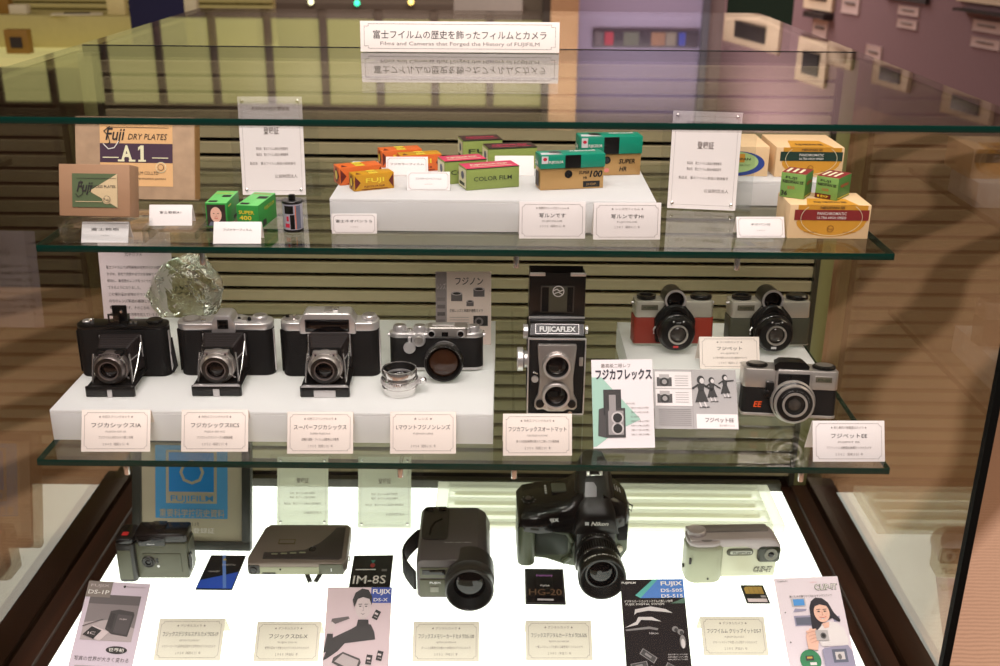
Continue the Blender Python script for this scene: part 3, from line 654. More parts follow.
# twin lens camera leaflet
WSH = mat('white leaflet', rgb(232, 226, 228), .5, var=.01); MINT = mat('mint green print', rgb(160, 200, 184), .6, var=0)
t, w, L, M = leaflet('reflex_leaflet', 'white and mint leaflet picturing a twin lens camera beside the real one', 593.5, 655, 449, 360, Z2, 28, WSH, -1)
b = B(M)
b.poly([(-w * .5, L * .02), (-w * .5, L * .8), (-w * .34, L * .8), (w * .28, L * .32), (-w * .1, L * .2), (-w * .45, L * .02)], MINT, Zp)
b.text('最高級二眼レフ', -w * .1, L * .93, L * .05, GINK, Zp, width=w * .48)
b.text('フジカフレックス', 0.02 * w, L * .83, L * .13, mat('dark navy print', rgb(34, 34, 50), .6, var=0), Zp * 2, width=w * .92, bold=.03)
b.rect(-w * .32, -w * .03, L * .37, L * .66, gray(52), Zp * 2); b.rect(-w * .23, -w * .12, L * .42, L * .6, gray(150), Zp * 3)
b.poly([(-w * .42, L * .14), (-w * .3, L * .12), (-w * .3, L * .46), (-w * .4, L * .44)], gray(70), Zp * 2)
b.rect(-w * .3, w * .03, L * .12, L * .45, gray(60), Zp * 2.5); b.rect(-w * .25, w * .0, L * .15, L * .42, gray(150), Zp * 3)
for cy in (.34, .22): b.disc(-w * .1, L * cy, w * .1, w * .1, gray(200), Zp * 4); b.disc(-w * .1, L * cy, w * .075, w * .075, gray(30), Zp * 5)
for k in range(8):
    b.text('写真をうつす楽しみを手軽に', w * .12 if k else w * .05, L * (.5 - .05 * k), L * .022, GINK, Zp * 2, width=w * (.3 if k not in (0, 3) else .14), align='LEFT')
b.build('print', t)
# open leaflet of the compact camera
t, w, L, M = leaflet('compact_leaflet', 'grey and white open leaflet with three skating figures', 655, 739, 429, 370, Z2, 40, mat('grey leaflet', rgb(168, 164, 164), .6, var=.01), 1, support=False)
b = B(M)
b.rect(-w * .48, -w * .04, L * .38, L * .96, gray(226), Zp); b.rect(0, w * .49, 0.01 * L, L * .25, gray(230), Zp); b.rect(-w * .04, -w * .036, 0, L, gray(130), Zp)
b.rect(-w * .48, -w * .04, L * .665, L * .675, gray(160), Zp * 2)
for cy in (.8, .52):
    b.rect(-w * .46, -w * .28, L * (cy - .09), L * (cy + .06), gray(70), Zp * 2); b.rect(-w * .43, -w * .31, L * (cy + .04), L * (cy + .11), gray(170), Zp * 2.5); b.disc(-w * .37, L * (cy - .02), w * .055, w * .055, gray(30), Zp * 3); b.disc(-w * .37, L * (cy - .02), w * .03, w * .03, gray(150), Zp * 4)
    for k in range(5): b.rect(-w * .24, -w * .08, L * (cy + .08 - .04 * k), L * (cy + .088 - .04 * k), gray(150), Zp * 2)
for k in range(9): b.rect(-w * .45, -w * .06, L * (.32 - .033 * k), L * (.327 - .033 * k), gray(120), Zp * 2)
for cx, cy, s, fl in ((.07, .62, 1.1, 0), (.2, .66, .85, 0), (.36, .72, .8, 1)):
    D = gray(32); q = w * .1 * s; X, Y = w * cx, L * cy
    b.disc(X, Y + q * 1.35, q * .42, q * .5, D, Zp * 2); b.disc(X + q * .12, Y + q * 1.25, q * .25, q * .32, gray(205), Zp * 3)
    b.poly([(X - q * .4, Y + q * .9), (X + q * .4, Y + q * .9), (X + q * .3, Y + q * .1), (X - q * .3, Y + q * .1)], D, Zp * 2)
    b.poly([(X - q * .3, Y + q * .2), (X + q * .3, Y + q * .2), (X + q * .75, Y - q * 1.1), (X - q * .7, Y - q * 1.2)], D, Zp * 2)
    b.line([(X + q * .3, Y + q * .8), (X + q * (1.2 if not fl else 1.3), Y + q * (.2 if not fl else .9))], q * .22, D, Zp * 2); b.line([(X - q * .3, Y + q * .8), (X - q * .9, Y + q * .4)], q * .22, D, Zp * 2)
    for e in (-.25, .3): b.line([(X + q * e, Y - q * 1.1), (X + q * (e + .2), Y - q * 1.7)], q * .16, gray(215), Zp * 2); b.line([(X + q * (e + .05), Y - q * 1.75), (X + q * (e + .5), Y - q * 1.7)], q * .14, gray(60), Zp * 2)
b.text('フジペットEE', w * .27, L * .15, L * .09, INK, Zp * 2, width=w * .34, bold=.01); b.text('富士写真フイルム', w * .36, L * .06, L * .035, GINK, Zp * 2, width=w * .18); b.build('print', t)

# floor leaflets (one third of A4, lying almost flat)
FLT = 50
def floor_leaflet(name, label, xl, xr, yt, dyr, rot, sheet, L=.135, w=None):
    """upper edge from (xl, yt) to (xr, yt + dyr); runs towards the glass"""
    z = Z3 + L * math.cos(R(FLT)); a = at(xl, yt, z); c = at(xr, yt + dyr, z); v = c - a; w = w or v.length; rz = math.atan2(v.y, v.x) + R(rot)
    top = (a + c) / 2; u = Vector((-math.sin(rz) * math.sin(R(FLT)), math.cos(rz) * math.sin(R(FLT)), math.cos(R(FLT)))); base = top - u * L
    base.z = Z3
    t = thing(name, label, 'leaflet', (base.x, base.y, Z3 + .001), rz); M = FACE(tilt=FLT)
    b = B(M); b.box(-w / 2, w / 2, 0, L, -.0008, 0, sheet); b.build('sheet', t)
    b = B(); h = L * math.cos(R(FLT)) - .002; yy = L * math.sin(R(FLT)); b.prism([(yy + .0015, h), (yy + .0035, h), (yy + .03, 0), (yy + .028, 0)], -w * .35, w * .35, ACR, 'x'); b.build('easel_back', t)
    return t, w, L, M
LILAC = mat('lilac white sheet', rgb(206, 192, 204), .6, var=.01)
t, w, L, M = floor_leaflet('camera_leaflet', 'lilac leaflet picturing a dark box camera and a memory card', 89, 151, 582, 2, -2, LILAC, .128)
b = B(M)
b.rect(-w * .42, w * .4, L * .38, L * .86, mono(128), Zp); b.poly([(-w * .42, L * .38), (w * .4, L * .38), (w * .4, L * .52), (0, L * .6), (-w * .42, L * .56)], mono(172), Zp * 1.5)
b.rect(-w * .42, w * .4, L * .76, L * .86, mono(96), Zp * 1.2)
TG = mat('taupe print', rgb(128, 118, 110), .6, var=0)
b.rect(-w * .5, -w * .1, L * .83, L, TG, Zp * 2); b.text('FUJIX', -w * .3, L * .955, L * .04, mono(190), Zp * 3, width=w * .3); b.text('DS-1P', -w * .3, L * .885, L * .06, WPL, Zp * 3, width=w * .34, bold=.01)
b.poly([(-w * .06, L * .5), (w * .06, L * .45), (w * .32, L * .43), (w * .36, L * .66), (w * .34, L * .69), (w * .1, L * .71), (-w * .03, L * .69)], mono(62), Zp * 2)
b.poly([(w * .08, L * .47), (w * .3, L * .45), (w * .33, L * .65), (w * .1, L * .66)], mono(78), Zp * 3); b.poly([(-w * .04, L * .53), (w * .04, L * .5), (w * .06, L * .66), (-w * .02, L * .67)], mono(48), Zp * 3); b.text('FUJIX', w * .2, L * .61, L * .02, mono(210), Zp * 4, width=w * .12)
b.poly([(-w * .4, L * .43), (-w * .1, L * .37), (w * .02, L * .47), (-w * .26, L * .53)], mono(205), Zp * 4); b.poly([(-w * .39, L * .43), (-w * .2, L * .39), (-w * .1, L * .48), (-w * .27, L * .52)], mono(30), Zp * 5); b.text('IC', -w * .25, L * .45, L * .04, mono(210), Zp * 6, width=w * .12)
b.line([(-w * .42, L * .52), (-w * .12, L * .6)], w * .012, mono(70), Zp * 4)
b.disc(w * .2, L * .29, w * .17, L * .04, mono(42), Zp * 2); b.text('世界初', w * .2, L * .29, L * .04, WPL, Zp * 3, width=w * .24, bold=.01)
b.disc(w * .1, L * .955, w * .02, w * .02, INK, Zp * 2); b.text('FUJI PHOTO FILM', w * .28, L * .955, L * .018, GINK, Zp * 2, width=w * .3)
b.text('写真の世界が大きく変わる', 0, L * .19, L * .05, mono(84), Zp * 2, width=w * .86); b.rect(-w * .4, w * .4, L * .03, L * .12, mono(170), Zp); b.build('print', t)

t, w, L, M = floor_leaflet('portrait_leaflet', 'leaflet with a smiling person in a dark turtleneck holding a camera', 328, 392, 588, 0, 0, mat('rose grey sheet', rgb(206, 186, 190), .6, var=.01), .126)
b = B(M); DKC = mono(44); SKN = mono(204)
b.rect(w * .18, w * .5, L * .83, L, mat('royal blue print', rgb(46, 72, 158), .6, var=0), Zp); b.text('FUJIX', w * .34, L * .955, L * .07, WPL, Zp * 2, width=w * .28, bold=.02); b.text('DS-X', w * .33, L * .865, L * .05, WPL, Zp * 2, width=w * .22, bold=.01)
b.poly([(-w * .5, L * .22), (-w * .4, L * .45), (-w * .1, L * .55), (w * .02, L * .6), (w * .2, L * .6), (w * .26, L * .52), (w * .28, L * .44), (w * .05, L * .42), (-w * .18, L * .4), (-w * .28, L * .32), (-w * .44, L * .24)], DKC, Zp)
b.poly([(-w * .02, L * .58), (w * .17, L * .58), (w * .16, L * .65), (0, L * .65)], mono(34), Zp * 2)
b.disc(w * .07, L * .78, w * .12, L * .125, SKN, Zp * 3, 28)
b.poly([(-w * .07, L * .78), (-w * .1, L * .86), (-w * .06, L * .94), (w * .04, L * .985), (w * .14, L * .97), (w * .2, L * .9), (w * .2, L * .8), (w * .16, L * .87), (w * .06, L * .89), (-w * .02, L * .87)], mono(34), Zp * 4)
for e in (.025, .115): b.disc(w * e, L * .79, w * .018, L * .006, DKC, Zp * 5, 10); b.line([(w * (e - .025), L * .812), (w * (e + .025), L * .814)], w * .01, DKC, Zp * 5)
b.line([(w * .072, L * .785), (w * .078, L * .745), (w * .062, L * .742)], w * .007, mono(150), Zp * 5); b.poly([(w * .03, L * .72), (w * .07, L * .708), (w * .11, L * .72), (w * .07, L * .698)], mono(120), Zp * 5)
b.poly([(-w * .42, L * .6), (-w * .4, L * .66), (-w * .15, L * .685), (-w * .13, L * .66), (-w * .36, L * .6)], mono(96), Zp * 2); b.poly([(-w * .46, L * .5), (-w * .36, L * .52), (-w * .34, L * .6), (-w * .4, L * .63), (-w * .44, L * .58)], SKN, Zp * 3); b.poly([(-w * .5, L * .3), (-w * .36, L * .34), (-w * .37, L * .5), (-w * .46, L * .5)], DKC, Zp * 2)
def minicard(x, y, a, s=1.0, mm=None):
    T = M @ Matrix.Translation((x, y, 0)) @ Matrix.Rotation(R(a), 4, 'Z'); bb = b; old = b.M; b.M = T
    b.rect(-w * .045 * s, w * .045 * s, -L * .05 * s, L * .05 * s, mono(36), Zp * 3); b.rect(-w * .035 * s, w * .02 * s, L * .0, L * .02 * s, mono(205), Zp * 4); b.rect(-w * .02 * s, w * .035 * s, -L * .03 * s, -L * .02 * s, mono(150), Zp * 4); b.M = old
minicard(w * .28, L * .7, -25); minicard(w * .2, L * .23, -8); minicard(w * .36, L * .27, -12)
b.poly([(-w * .36, L * .2), (w * .0, L * .07), (w * .08, L * .2), (w * .06, L * .24), (-w * .2, L * .31), (-w * .34, L * .25)], mono(70), Zp * 3); b.poly([(-w * .32, L * .21), (w * .0, L * .11), (w * .05, L * .22), (-w * .2, L * .29)], mono(176), Zp * 4)
b.build('print', t)

t, w, L, M = floor_leaflet('system_leaflet', 'black leaflet with blue flare and silver camera outlines', 620, 683, 580, 0, 1, mat('black glossy sheet', rgb(24, 18, 20), .6, 0, .15, var=.02), .13)
b = B(M)
b.poly([(-w * .2, L * .8), (w * .1, L), (w * .5, L), (w * .5, L * .8)], mat('blue flare print', rgb(44, 110, 190), .5, var=0), Zp); b.poly([(-w * .2, L * .8), (w * .1, L), (w * .02, L), (-w * .28, L * .83)], mat('teal flare print', rgb(60, 160, 150), .5, var=0), Zp); b.poly([(w * .26, L * .74), (w * .5, L * .8), (w * .5, L * .74)], mat('green flare print', rgb(50, 90, 70), .5, var=0), Zp)
b.text('FUJIX', w * .3, L * .955, L * .06, WPL, Zp * 2, width=w * .34, bold=.02); b.text('DS-505', w * .3, L * .88, L * .05, WPL, Zp * 2, width=w * .34, bold=.01); b.text('DS-515', w * .3, L * .82, L * .05, WPL, Zp * 2, width=w * .34, bold=.01); b.text('FUJIFILM', -w * .37, L * .965, L * .028, WPL, Zp * 2, width=w * .22, bold=.02)
b.text('デジタルカードカメラシステムの新しい世界', -w * .08, L * .765, L * .03, WPL, Zp * 2, width=w * .76); b.text('FUJIX DIGITAL SYSTEM', -w * .14, L * .735, L * .03, WPL, Zp * 2, width=w * .6)
SL = gray(196); SM = gray(120)
b.poly([(-w * .32, L * .62), (-w * .3, L * .68), (-w * .05, L * .71), (w * .18, L * .68), (w * .28, L * .64), (w * .1, L * .655), (-w * .1, L * .665), (-w * .28, L * .645)], SL, Zp * 2)
b.poly([(-w * .48, L * .49), (-w * .3, L * .55), (-w * .26, L * .6), (-w * .05, L * .6), (w * .1, L * .55), (-w * .06, L * .565), (-w * .22, L * .57), (-w * .28, L * .52)], SL, Zp * 2); b.poly([(-w * .48, L * .47), (-w * .1, L * .5), (w * .04, L * .48), (w * .02, L * .46), (-w * .1, L * .475), (-w * .46, L * .455)], SM, Zp * 2); b.text('Nikon', -w * .04, L * .43, L * .03, SL, Zp * 3, width=w * .14)
for cx, cy in ((.3, .47), (.38, .44)): b.disc(w * cx, L * cy, w * .05, L * .03, SM, Zp * 2); b.disc(w * (cx + .01), L * (cy - .01), w * .03, L * .02, gray(40), Zp * 3)
b.disc(w * .4, L * .32, w * .03, L * .05, SL, Zp * 3); b.disc(w * .4, L * .34, w * .045, L * .07, SM, Zp * 2)
for (cx, cy, a) in ((-.15, .2, 35), (-.3, .1, -10), (.22, .06, 30), (-.02, .04, 20)):
    T = M @ Matrix.Translation((w * cx, L * cy, 0)) @ Matrix.Rotation(R(-a), 4, 'Z'); old = b.M; b.M = T
    b.rect(-w * .13, w * .13, -L * .035, L * .035, SM, Zp * 2); b.rect(-w * .115, w * .115, -L * .028, L * .028, gray(52), Zp * 3); b.rect(-w * .06, w * .05, -L * .012, L * .012, SM, Zp * 4); b.M = old
for k in range(3): b.text('画像を記録するシステム機器', w * .3, L * (.21 - .025 * k), L * .016, SL, Zp * 2, width=w * .3)
b.build('print', t)

t, w, L, M = floor_leaflet('snapshot_leaflet', 'white leaflet with a long haired smiling person holding a small camera', 773, 838, 578, 0, 4, mat('white pink sheet', rgb(224, 212, 220), .6, var=.01), .126)
b = B(M); BK = mat('hair black print', rgb(28, 24, 36), .6, var=0); SK = mat('warm skin print', rgb(232, 186, 166), .6, var=0); GRL = mat('lilac grey print', rgb(150, 146, 170), .6, var=0)
b.text('FUJIFILM', -w * .38, L * .965, L * .022, INK, Zp * 2, width=w * .16); b.text('クリップイット', w * .1, L * .94, L * .02, mat('red print', rgb(200, 60, 60), .6, var=0), Zp * 2, width=w * .1)
b.text('CLIP-IT', w * .28, L * .885, L * .085, INK, Zp * 2, width=w * .36, bold=.07); b.text('CLIP-IT', w * .28, L * .885, L * .085, WPL, Zp * 3, width=w * .34, bold=.02)
b.text('撮ったその場ですぐ見えるデジタルカメラ', 0.02 * w, L * .79, L * .03, INK, Zp * 2, width=w * .66)
b.rect(-w * .3, -w * .08, L * .68, L * .77, gray(186), Zp * 2); b.rect(-w * .27, -w * .1, L * .69, L * .76, mat('sky blue print', rgb(74, 146, 214), .6, var=0), Zp * 3); b.poly([(-w * .3, L * .62), (-w * .1, L * .63), (-w * .08, L * .65), (-w * .26, L * .66)], GRL, Zp * 2)
b.rect(-w * .3, w * .02, L * .47, L * .58, GRL, Zp * 2); b.rect(-w * .28, w * .02, L * .48, L * .56, mat('slate print', rgb(96, 100, 118), .6, var=0), Zp * 3); b.rect(w * .3, w * .4, L * .5, L * .56, GRL, Zp)
b.poly([(-w * .06, L * .42), (-w * .04, L * .66), (0, L * .73), (w * .08, L * .77), (w * .18, L * .76), (w * .26, L * .71), (w * .32, L * .6), (w * .4, L * .52), (w * .38, L * .49), (w * .28, L * .54), (w * .1, L * .48), (w * .06, L * .42)], BK, Zp * 4)
b.poly([(w * .0, L * .4), (w * .1, L * .47), (w * .2, L * .5), (w * .32, L * .49), (w * .42, L * .42), (w * .46, L * .3), (w * .44, L * .24), (w * .04, L * .24), (0, L * .3)], gray(228), Zp * 5)
b.poly([(w * .1, L * .48), (w * .22, L * .5), (w * .2, L * .44), (w * .13, L * .43)], SK, Zp * 6)
b.disc(w * .13, L * .6, w * .12, L * .105, SK, Zp * 7, 28); b.poly([(w * .0, L * .62), (w * .02, L * .7), (w * .1, L * .725), (w * .22, L * .7), (w * .26, L * .62), (w * .22, L * .67), (w * .12, L * .69), (w * .04, L * .67)], BK, Zp * 8)
for e in (.085, .18): b.disc(w * e, L * .612, w * .022, L * .006, BK, Zp * 9, 10); b.line([(w * (e - .028), L * .633), (w * (e + .026), L * .635)], w * .008, BK, Zp * 9)
b.line([(w * .132, L * .608), (w * .142, L * .575), (w * .122, L * .572)], w * .007, mat('skin shadow print', rgb(196, 140, 122), .6, var=0), Zp * 9); b.poly([(w * .08, L * .55), (w * .13, L * .54), (w * .18, L * .552), (w * .13, L * .522)], WPL, Zp * 9); b.line([(w * .08, L * .551), (w * .13, L * .541), (w * .18, L * .553)], w * .008, mat('red print'), Zp * 10)
b.poly([(-w * .18, L * .22), (-w * .04, L * .2), (0, L * .3), (-w * .02, L * .42), (-w * .1, L * .44), (-w * .18, L * .36)], SK, Zp * 8)
for k in range(4): b.line([(-w * .16 + w * .01 * k, L * (.4 - .035 * k)), (-w * .02, L * (.42 - .035 * k))], w * .028, SK, Zp * 9); b.line([(-w * .15 + w * .01 * k, L * (.385 - .035 * k)), (-w * .03, L * (.405 - .035 * k))], w * .005, mat('skin shadow print'), Zp * 10)
b.rect(-w * .03, w * .16, L * .3, L * .41, gray(182), Zp * 10); b.disc(w * .08, L * .35, w * .045, w * .045, gray(90), Zp * 11); b.disc(w * .08, L * .35, w * .025, w * .025, gray(30), Zp * 12)
b.poly([(w * .02, L * .0), (w * .02, L * .2), (w * .06, L * .22), (w * .42, L * .24), (w * .47, L * .18), (w * .48, L * .0)], GRL, Zp * 11); b.rect(w * .16, w * .38, L * .06, L * .2, mat('slate print'), Zp * 12); b.rect(w * .2, w * .34, L * .09, L * .17, gray(206), Zp * 13); b.disc(w * .26, L * .12, w * .03, w * .04, gray(110), Zp * 14)
b.disc(-w * .17, L * .1, w * .16, w * .16, mat('leaf green print', rgb(48, 128, 84), .6, var=0), Zp * 2); b.rect(-w * .24, -w * .12, L * .1, L * .15, gray(60), Zp * 3); b.rect(-w * .22, -w * .14, L * .12, L * .14, mat('gold contact', rgb(196, 160, 84), .4, .6), Zp * 4); b.rect(-w * .19, -w * .09, L * .05, L * .08, gray(220), Zp * 4)
for yy in (.62, .3): b.disc(-w * .42, L * yy, w * .01, w * .01, INK, Zp * 2)
b.build('print', t)
# flat cards on the floor
def flat_card(name, label, corners, m, th=.0016, cat='memory card'):
    """corners in photo order: lower left, lower right, upper right, upper left"""
    q = [at(x, y, Z3) for x, y in corners]; c = sum(q, Vector()) / 4; v = (q[1] - q[0]); rz = math.atan2(v.y, v.x); w = ((q[1] - q[0]).length + (q[2] - q[3]).length) / 2; L = ((q[3] - q[0]).length + (q[2] - q[1]).length) / 2
    up = ((q[3] - q[0]) + (q[2] - q[1])); a = math.atan2(up.y, up.x) - PI / 2
    t = thing(name, label, cat, (c.x, c.y, Z3 + .0006), (rz + a) / 2 if abs(rz - a) < .5 else a)
    b = B(); b.box(-w / 2, w / 2, -L / 2, L / 2, 0, th, m, .0008, 2, edges='z'); b.build('card_body', t); return t, w, L, th + .0003
t, w, L, z = flat_card('memory_card', 'black and blue memory card lying between the two leftmost digital cameras', [(196, 590), (233, 591), (245, 557), (211, 556)], mat('black card gloss', rgb(16, 14, 17), .35, 0, .3))
b = B(); b.poly([(-w * .48, -L * .48), (w * .48, -L * .48), (w * .48, L * .0), (-w * .48, -L * .25)], mat('vivid blue print', rgb(44, 92, 210), .4, var=0), z); b.line([(-w * .12, L * .48), (w * .28, -L * .46)], w * .09, mat('pale blue print', rgb(110, 150, 226), .4, var=0), z + .0002)
b.poly([(-w * .06, L * .4), (w * .02, L * .34), (-w * .1, L * .33)], mat('yellow print', rgb(226, 200, 60), .4, var=0), z + .0004); b.text('MEMORY', -w * .2, L * .0, w * .1, WPL, z + .0004, width=w * .3)
b.text('DIGITAL', w * .14, L * .2, w * .1, WPL, z + .0005, width=w * .4); b.build('print', t)
t, w, L, z = flat_card('memory_card', 'black IM-8S memory card above the portrait leaflet', [(347, 601), (390, 601), (392, 557), (354, 556)], mat('black card gloss'))
b = B(); b.text('IM-8S', -w * .03, -L * .06, L * .26, WPL, z, width=w * .8, bold=.005); b.rect(-w * .4, w * .1, L * .15, L * .175, WPL, z); b.rect(w * .25, w * .38, L * .12, L * .17, gray(120), z)
b.poly([(-w * .05, L * .38), (w * .07, L * .38), (w * .01, L * .3)], mat('dull teal print', rgb(40, 130, 120), .4, var=0), z); b.disc(w * .01, L * .26, w * .06, L * .05, mat('dull red print', rgb(160, 40, 40), .4, var=0), z); b.build('print', t)
t, w, L, z = flat_card('memory_card', 'black HG-20 memory card lying under the large reflex camera', [(524, 605), (566, 605), (563, 570), (526, 570)], mat('black card gloss'))
b = B(); b.frame(-w * .49, w * .49, -L * .49, L * .49, w * .03, gray(74), z); b.rect(-w * .22, w * .22, -L * .3, L * .36, mat('deep black print', rgb(10, 10, 12), .3, var=0), z); b.text('memory', 0, L * .3, L * .1, mat('violet print', rgb(190, 120, 200), .4, var=0), z + .0003, width=w * .42, bold=.01)
b.text('HG-20', 0, -L * .18, L * .24, mat('bronze print', rgb(112, 86, 62), .4, var=0), z + .0003, width=w * .82, bold=.005); b.text('FUJIFILM', 0, L * .0, L * .06, WPL, z + .0003, width=w * .22, bold=.02); b.rect(-w * .2, w * .2, -L * .42, -L * .37, gray(190), z + .0003); b.build('print', t)
t, w, L, z = flat_card('smart_media_card', 'small black media card with gold contact at the silver camera', [(746, 604), (771, 604), (762, 586), (741, 586)], mat('black card gloss'), .001)
b = B(); b.poly([(-w * .4, L * .0), (w * .4, L * .0), (w * .4, L * .4), (-w * .3, L * .4), (-w * .4, L * .3)], mat('gold contact'), z); b.rect(-w * .42, w * .42, -L * .45, -L * .26, PINK, z); b.rect(w * .2, w * .42, -L * .2, -L * .08, gray(150), z)
for k in range(1, 4): b.line([(-w * .4 + w * .2 * k, L * .02), (-w * .4 + w * .2 * k, L * .38)], w * .012, mat('bronze print'), z + .0002)
b.build('print', t)
# framed blue plaque
p, w, rz = seat(133, 251, 549, Z3, 2); TL = 18; L = .185
t = thing('framed_plaque', 'dark framed plaque with a bright blue emblem behind the leftmost digital camera', 'plaque', (p.x, p.y, Z3 + .0006), rz); M = FACE(tilt=TL)
fr = mat('charcoal green frame', rgb(44, 48, 42), .4); f = .014
b = B(M)
for x0, x1, y0, y1 in ((-w / 2, w / 2, 0, f), (-w / 2, w / 2, L - f, L), (-w / 2, -w / 2 + f, f, L - f), (w / 2 - f, w / 2, f, L - f)): b.box(x0, x1, y0, y1, -.012, .004, fr, .0012)
b.build('frame', t)
b = B(M); b.box(-w / 2 + f, w / 2 - f, f, L - f, -.01, -.002, mat('greige mat board', rgb(176, 168, 142), .7)); b.build('mat_board', t)
BL = mat('bright blue emblem', rgb(24, 134, 206), .45, var=0); BL2 = mat('mid blue emblem', rgb(70, 150, 200), .5, var=0); GR = mat('greige mat board')
b = B(M); z = -.0016; cx = 0; b.rect(cx - w * .31, cx + w * .3, L * .27, L * .9, BL2, z); b.rect(cx - w * .22, cx + w * .21, L * .4, L * .86, GR, z + .0003); b.rect(cx - w * .195, cx + w * .185, L * .50, L * .84, BL, z + .0006)
b.disc(cx, L * .67, w * .105, w * .105, GR, z + .0009, 8); b.disc(cx, L * .67, w * .08, w * .08, BL, z + .0012, 8)
b.text('FUJIFILM', cx, L * .445, L * .07, BL2, z + .0009, width=w * .36, bold=.01); b.text('重要科学技術史資料', cx, L * .315, L * .075, GR, z + .0009, width=w * .55, bold=.01)
b.text('第００２３３号', cx - w * .02, L * .22, L * .035, INK, z + .0009, width=w * .16); b.text('登録証', cx + w * .1, L * .165, L * .05, WPL, z + .0009, width=w * .18); b.build('print', t)
# white slotted riser at the back of the glowing floor
x0, x1, y0, y1 = -.053, .524, 1.522, 1.655
t = thing('slotted_riser', 'low white riser with long slots at the back of the glowing floor', 'display riser', ((x0 + x1) / 2, (y0 + y1) / 2, Z3 + .0006)); hx, hy = (x1 - x0) / 2, (y1 - y0) / 2; h = .016
WR = translucent_mat('milky white acrylic', rgb(236, 236, 224), .6, .03, .3, .5); b = B(); n = 4
xs = hx - .02; b.box(-hx, -xs, -hy, hy, 0, h, WR, .001); b.box(xs, hx, -hy, hy, 0, h, WR, .001)
st = 2 * hy / n
for k in range(n + 1):
    yy = -hy + k * st; ww = .013 if k not in (0, n) else .010
    b.box(-xs, xs, max(-hy, yy - ww), min(hy, yy + ww), .0, h, WR, .001)

for k in range(n): b.box(-xs + .01, xs - .01, -hy + (k + .5) * st - .003, -hy + (k + .5) * st + .004, .0, .004, mat('straw yellow strip', rgb(190, 184, 120), .6))
b.build('slotted_plate', t)
# ================================================================ film boxes and cartons
def carton(name, label, px, py, z, w, d, h, rz, m_front, m_side=None, m_top=None, cat='box', group=None, bev=.0004):
    """origin = lower front left corner"""
    p = at(px, py, z); t = thing(name, label, cat, (p.x, p.y, z + .0004), R(rz), group)
    b = B(); b.box(0, w, 0, d, 0, h, m_front, bev)
    if m_side or m_top:
        for f in b.bm.faces:
            f.normal_update()
            if m_top and f.normal.z > .9: f.material_index = b.mi(m_top)
            elif m_side and abs(f.normal.x) > .9: f.material_index = b.mi(m_side)
    b.build('carton', t); return t
def TOP(h): return Matrix.Translation((0, 0, h))
def LEFTF(): return Matrix(((0, 0, -1, 0), (-1, 0, 0, 0), (0, 1, 0, 0), (0, 0, 0, 1)))       # sheet x runs to -y; seen on the left end face
def RIGHTF(w): return Matrix(((0, 0, 1, w), (1, 0, 0, 0), (0, 1, 0, 0), (0, 0, 0, 1)))
E_ = .0003
OR = mat('orange card', rgb(214, 104, 42), .5); OY = mat('mustard card', rgb(196, 142, 26), .5); MR = mat('maroon print', rgb(96, 30, 22), .5); YE = mat('yellow print', rgb(240, 200, 70), .5)
def roll_box(label, px, py, w, d, h, rz, mf, mt, txt, mtx, dk):
    t = carton('film_box', label, px, py, R1, w, d, h, rz, mf, mf, mt, 'film box')
    b = B(FACE()); z = E_
    b.poly([(w * .02, h * .08), (w * .16, h * .5), (w * .02, h * .92)], dk, z); b.poly([(w * .98, h * .08), (w * .98, h * .92), (w * .86, h * .5)], dk, z)
    b.text(txt, w * .52, h * .62, h * .36, mtx, z, width=w * .46, bold=.02); b.text('FUJICOLOR FILM', w * .5, h * .24, h * .16, dk, z, width=w * .5, bold=.01); b.rect(w * .18, w * .84, h * .05, h * .09, dk, z)
    b.M = TOP(h); b.rect(w * .4, w * .62, d * .05, d * .95, YE, z); b.text(txt, w * .5, d * .5, d * .3, dk, z * 2, width=w * .2); b.poly([(w * .06, d * .1), (w * .2, d * .1), (w * .13, d * .55)], dk, z)
    b.M = LEFTF(); b.poly([(-d * .5, h * .05), (-d * .05, h * .5), (-d * .5, h * .95), (-d * .95, h * .5)], dk, z); b.disc(-d * .5, h * .5, d * .22, h * .26, mtx, z * 2)
    b.build('print', t)
roll_box('yellow and maroon film box, frontmost of the orange group on the riser', 354.5, 192, .052, .021, .0205, 25, OY, OY, 'FUJI', YE, MR)
roll_box('orange film box behind the yellow and maroon one at the left end', 340, 186, .056, .026, .0225, 25, OR, OR, 'COLOR', YE, MR)
roll_box('orange film box with a yellow label on top at the back of the orange group', 382, 168, .056, .027, .0225, 18, OR, OR, 'FUJI', YE, MR)
roll_box('amber topped orange film box next to the pink topped boxes', 401, 173, .056, .024, .0225, 18, OR, OY, 'FUJI', YE, MR)
LG = mat('leaf green card', rgb(136, 152, 78), .5); PKT = mat('pink red card', rgb(206, 62, 96), .5); CRW = mat('cream print', rgb(226, 222, 186), .5); DG2 = mat('dark green print', rgb(44, 54, 34), .5); BDN = mat('brown black card', rgb(58, 40, 34), .5)
def brownie(label, px, py, w, d, h, rz, mt, txt, mtx):
    t = carton('film_box', label, px, py, R1, w, d, h, rz, LG, LG, mt, 'film box'); b = B(FACE()); z = E_
    b.text(txt, w * .5, h * .5, h * .28, DG2, z, width=w * .72, bold=.01)
    b.rect(0, w, h * .955, h, DG2, z)
    b.M = TOP(h); b.text('FUJICOLOR FILM', w * .5, d * .55, d * .3, mtx, z, width=w * .7, bold=.03); b.rect(w * .1, w * .9, d * .2, d * .26, mtx, z)
    b.M = LEFTF(); b.rect(-d * .96, -d * .04, h * .06, h * .92, CRW, z); b.disc(-d * .45, h * .62, d * .18, h * .18, mat('slate print'), z * 2); b.rect(-d * .85, -d * .2, h * .15, h * .3, DG2, z * 2); b.build('print', t)
brownie('pink topped green film box with outlined words, nearest of its group', 466.5, 191, .070, .032, .0275, 20, PKT, 'COLOR FILM', CRW)
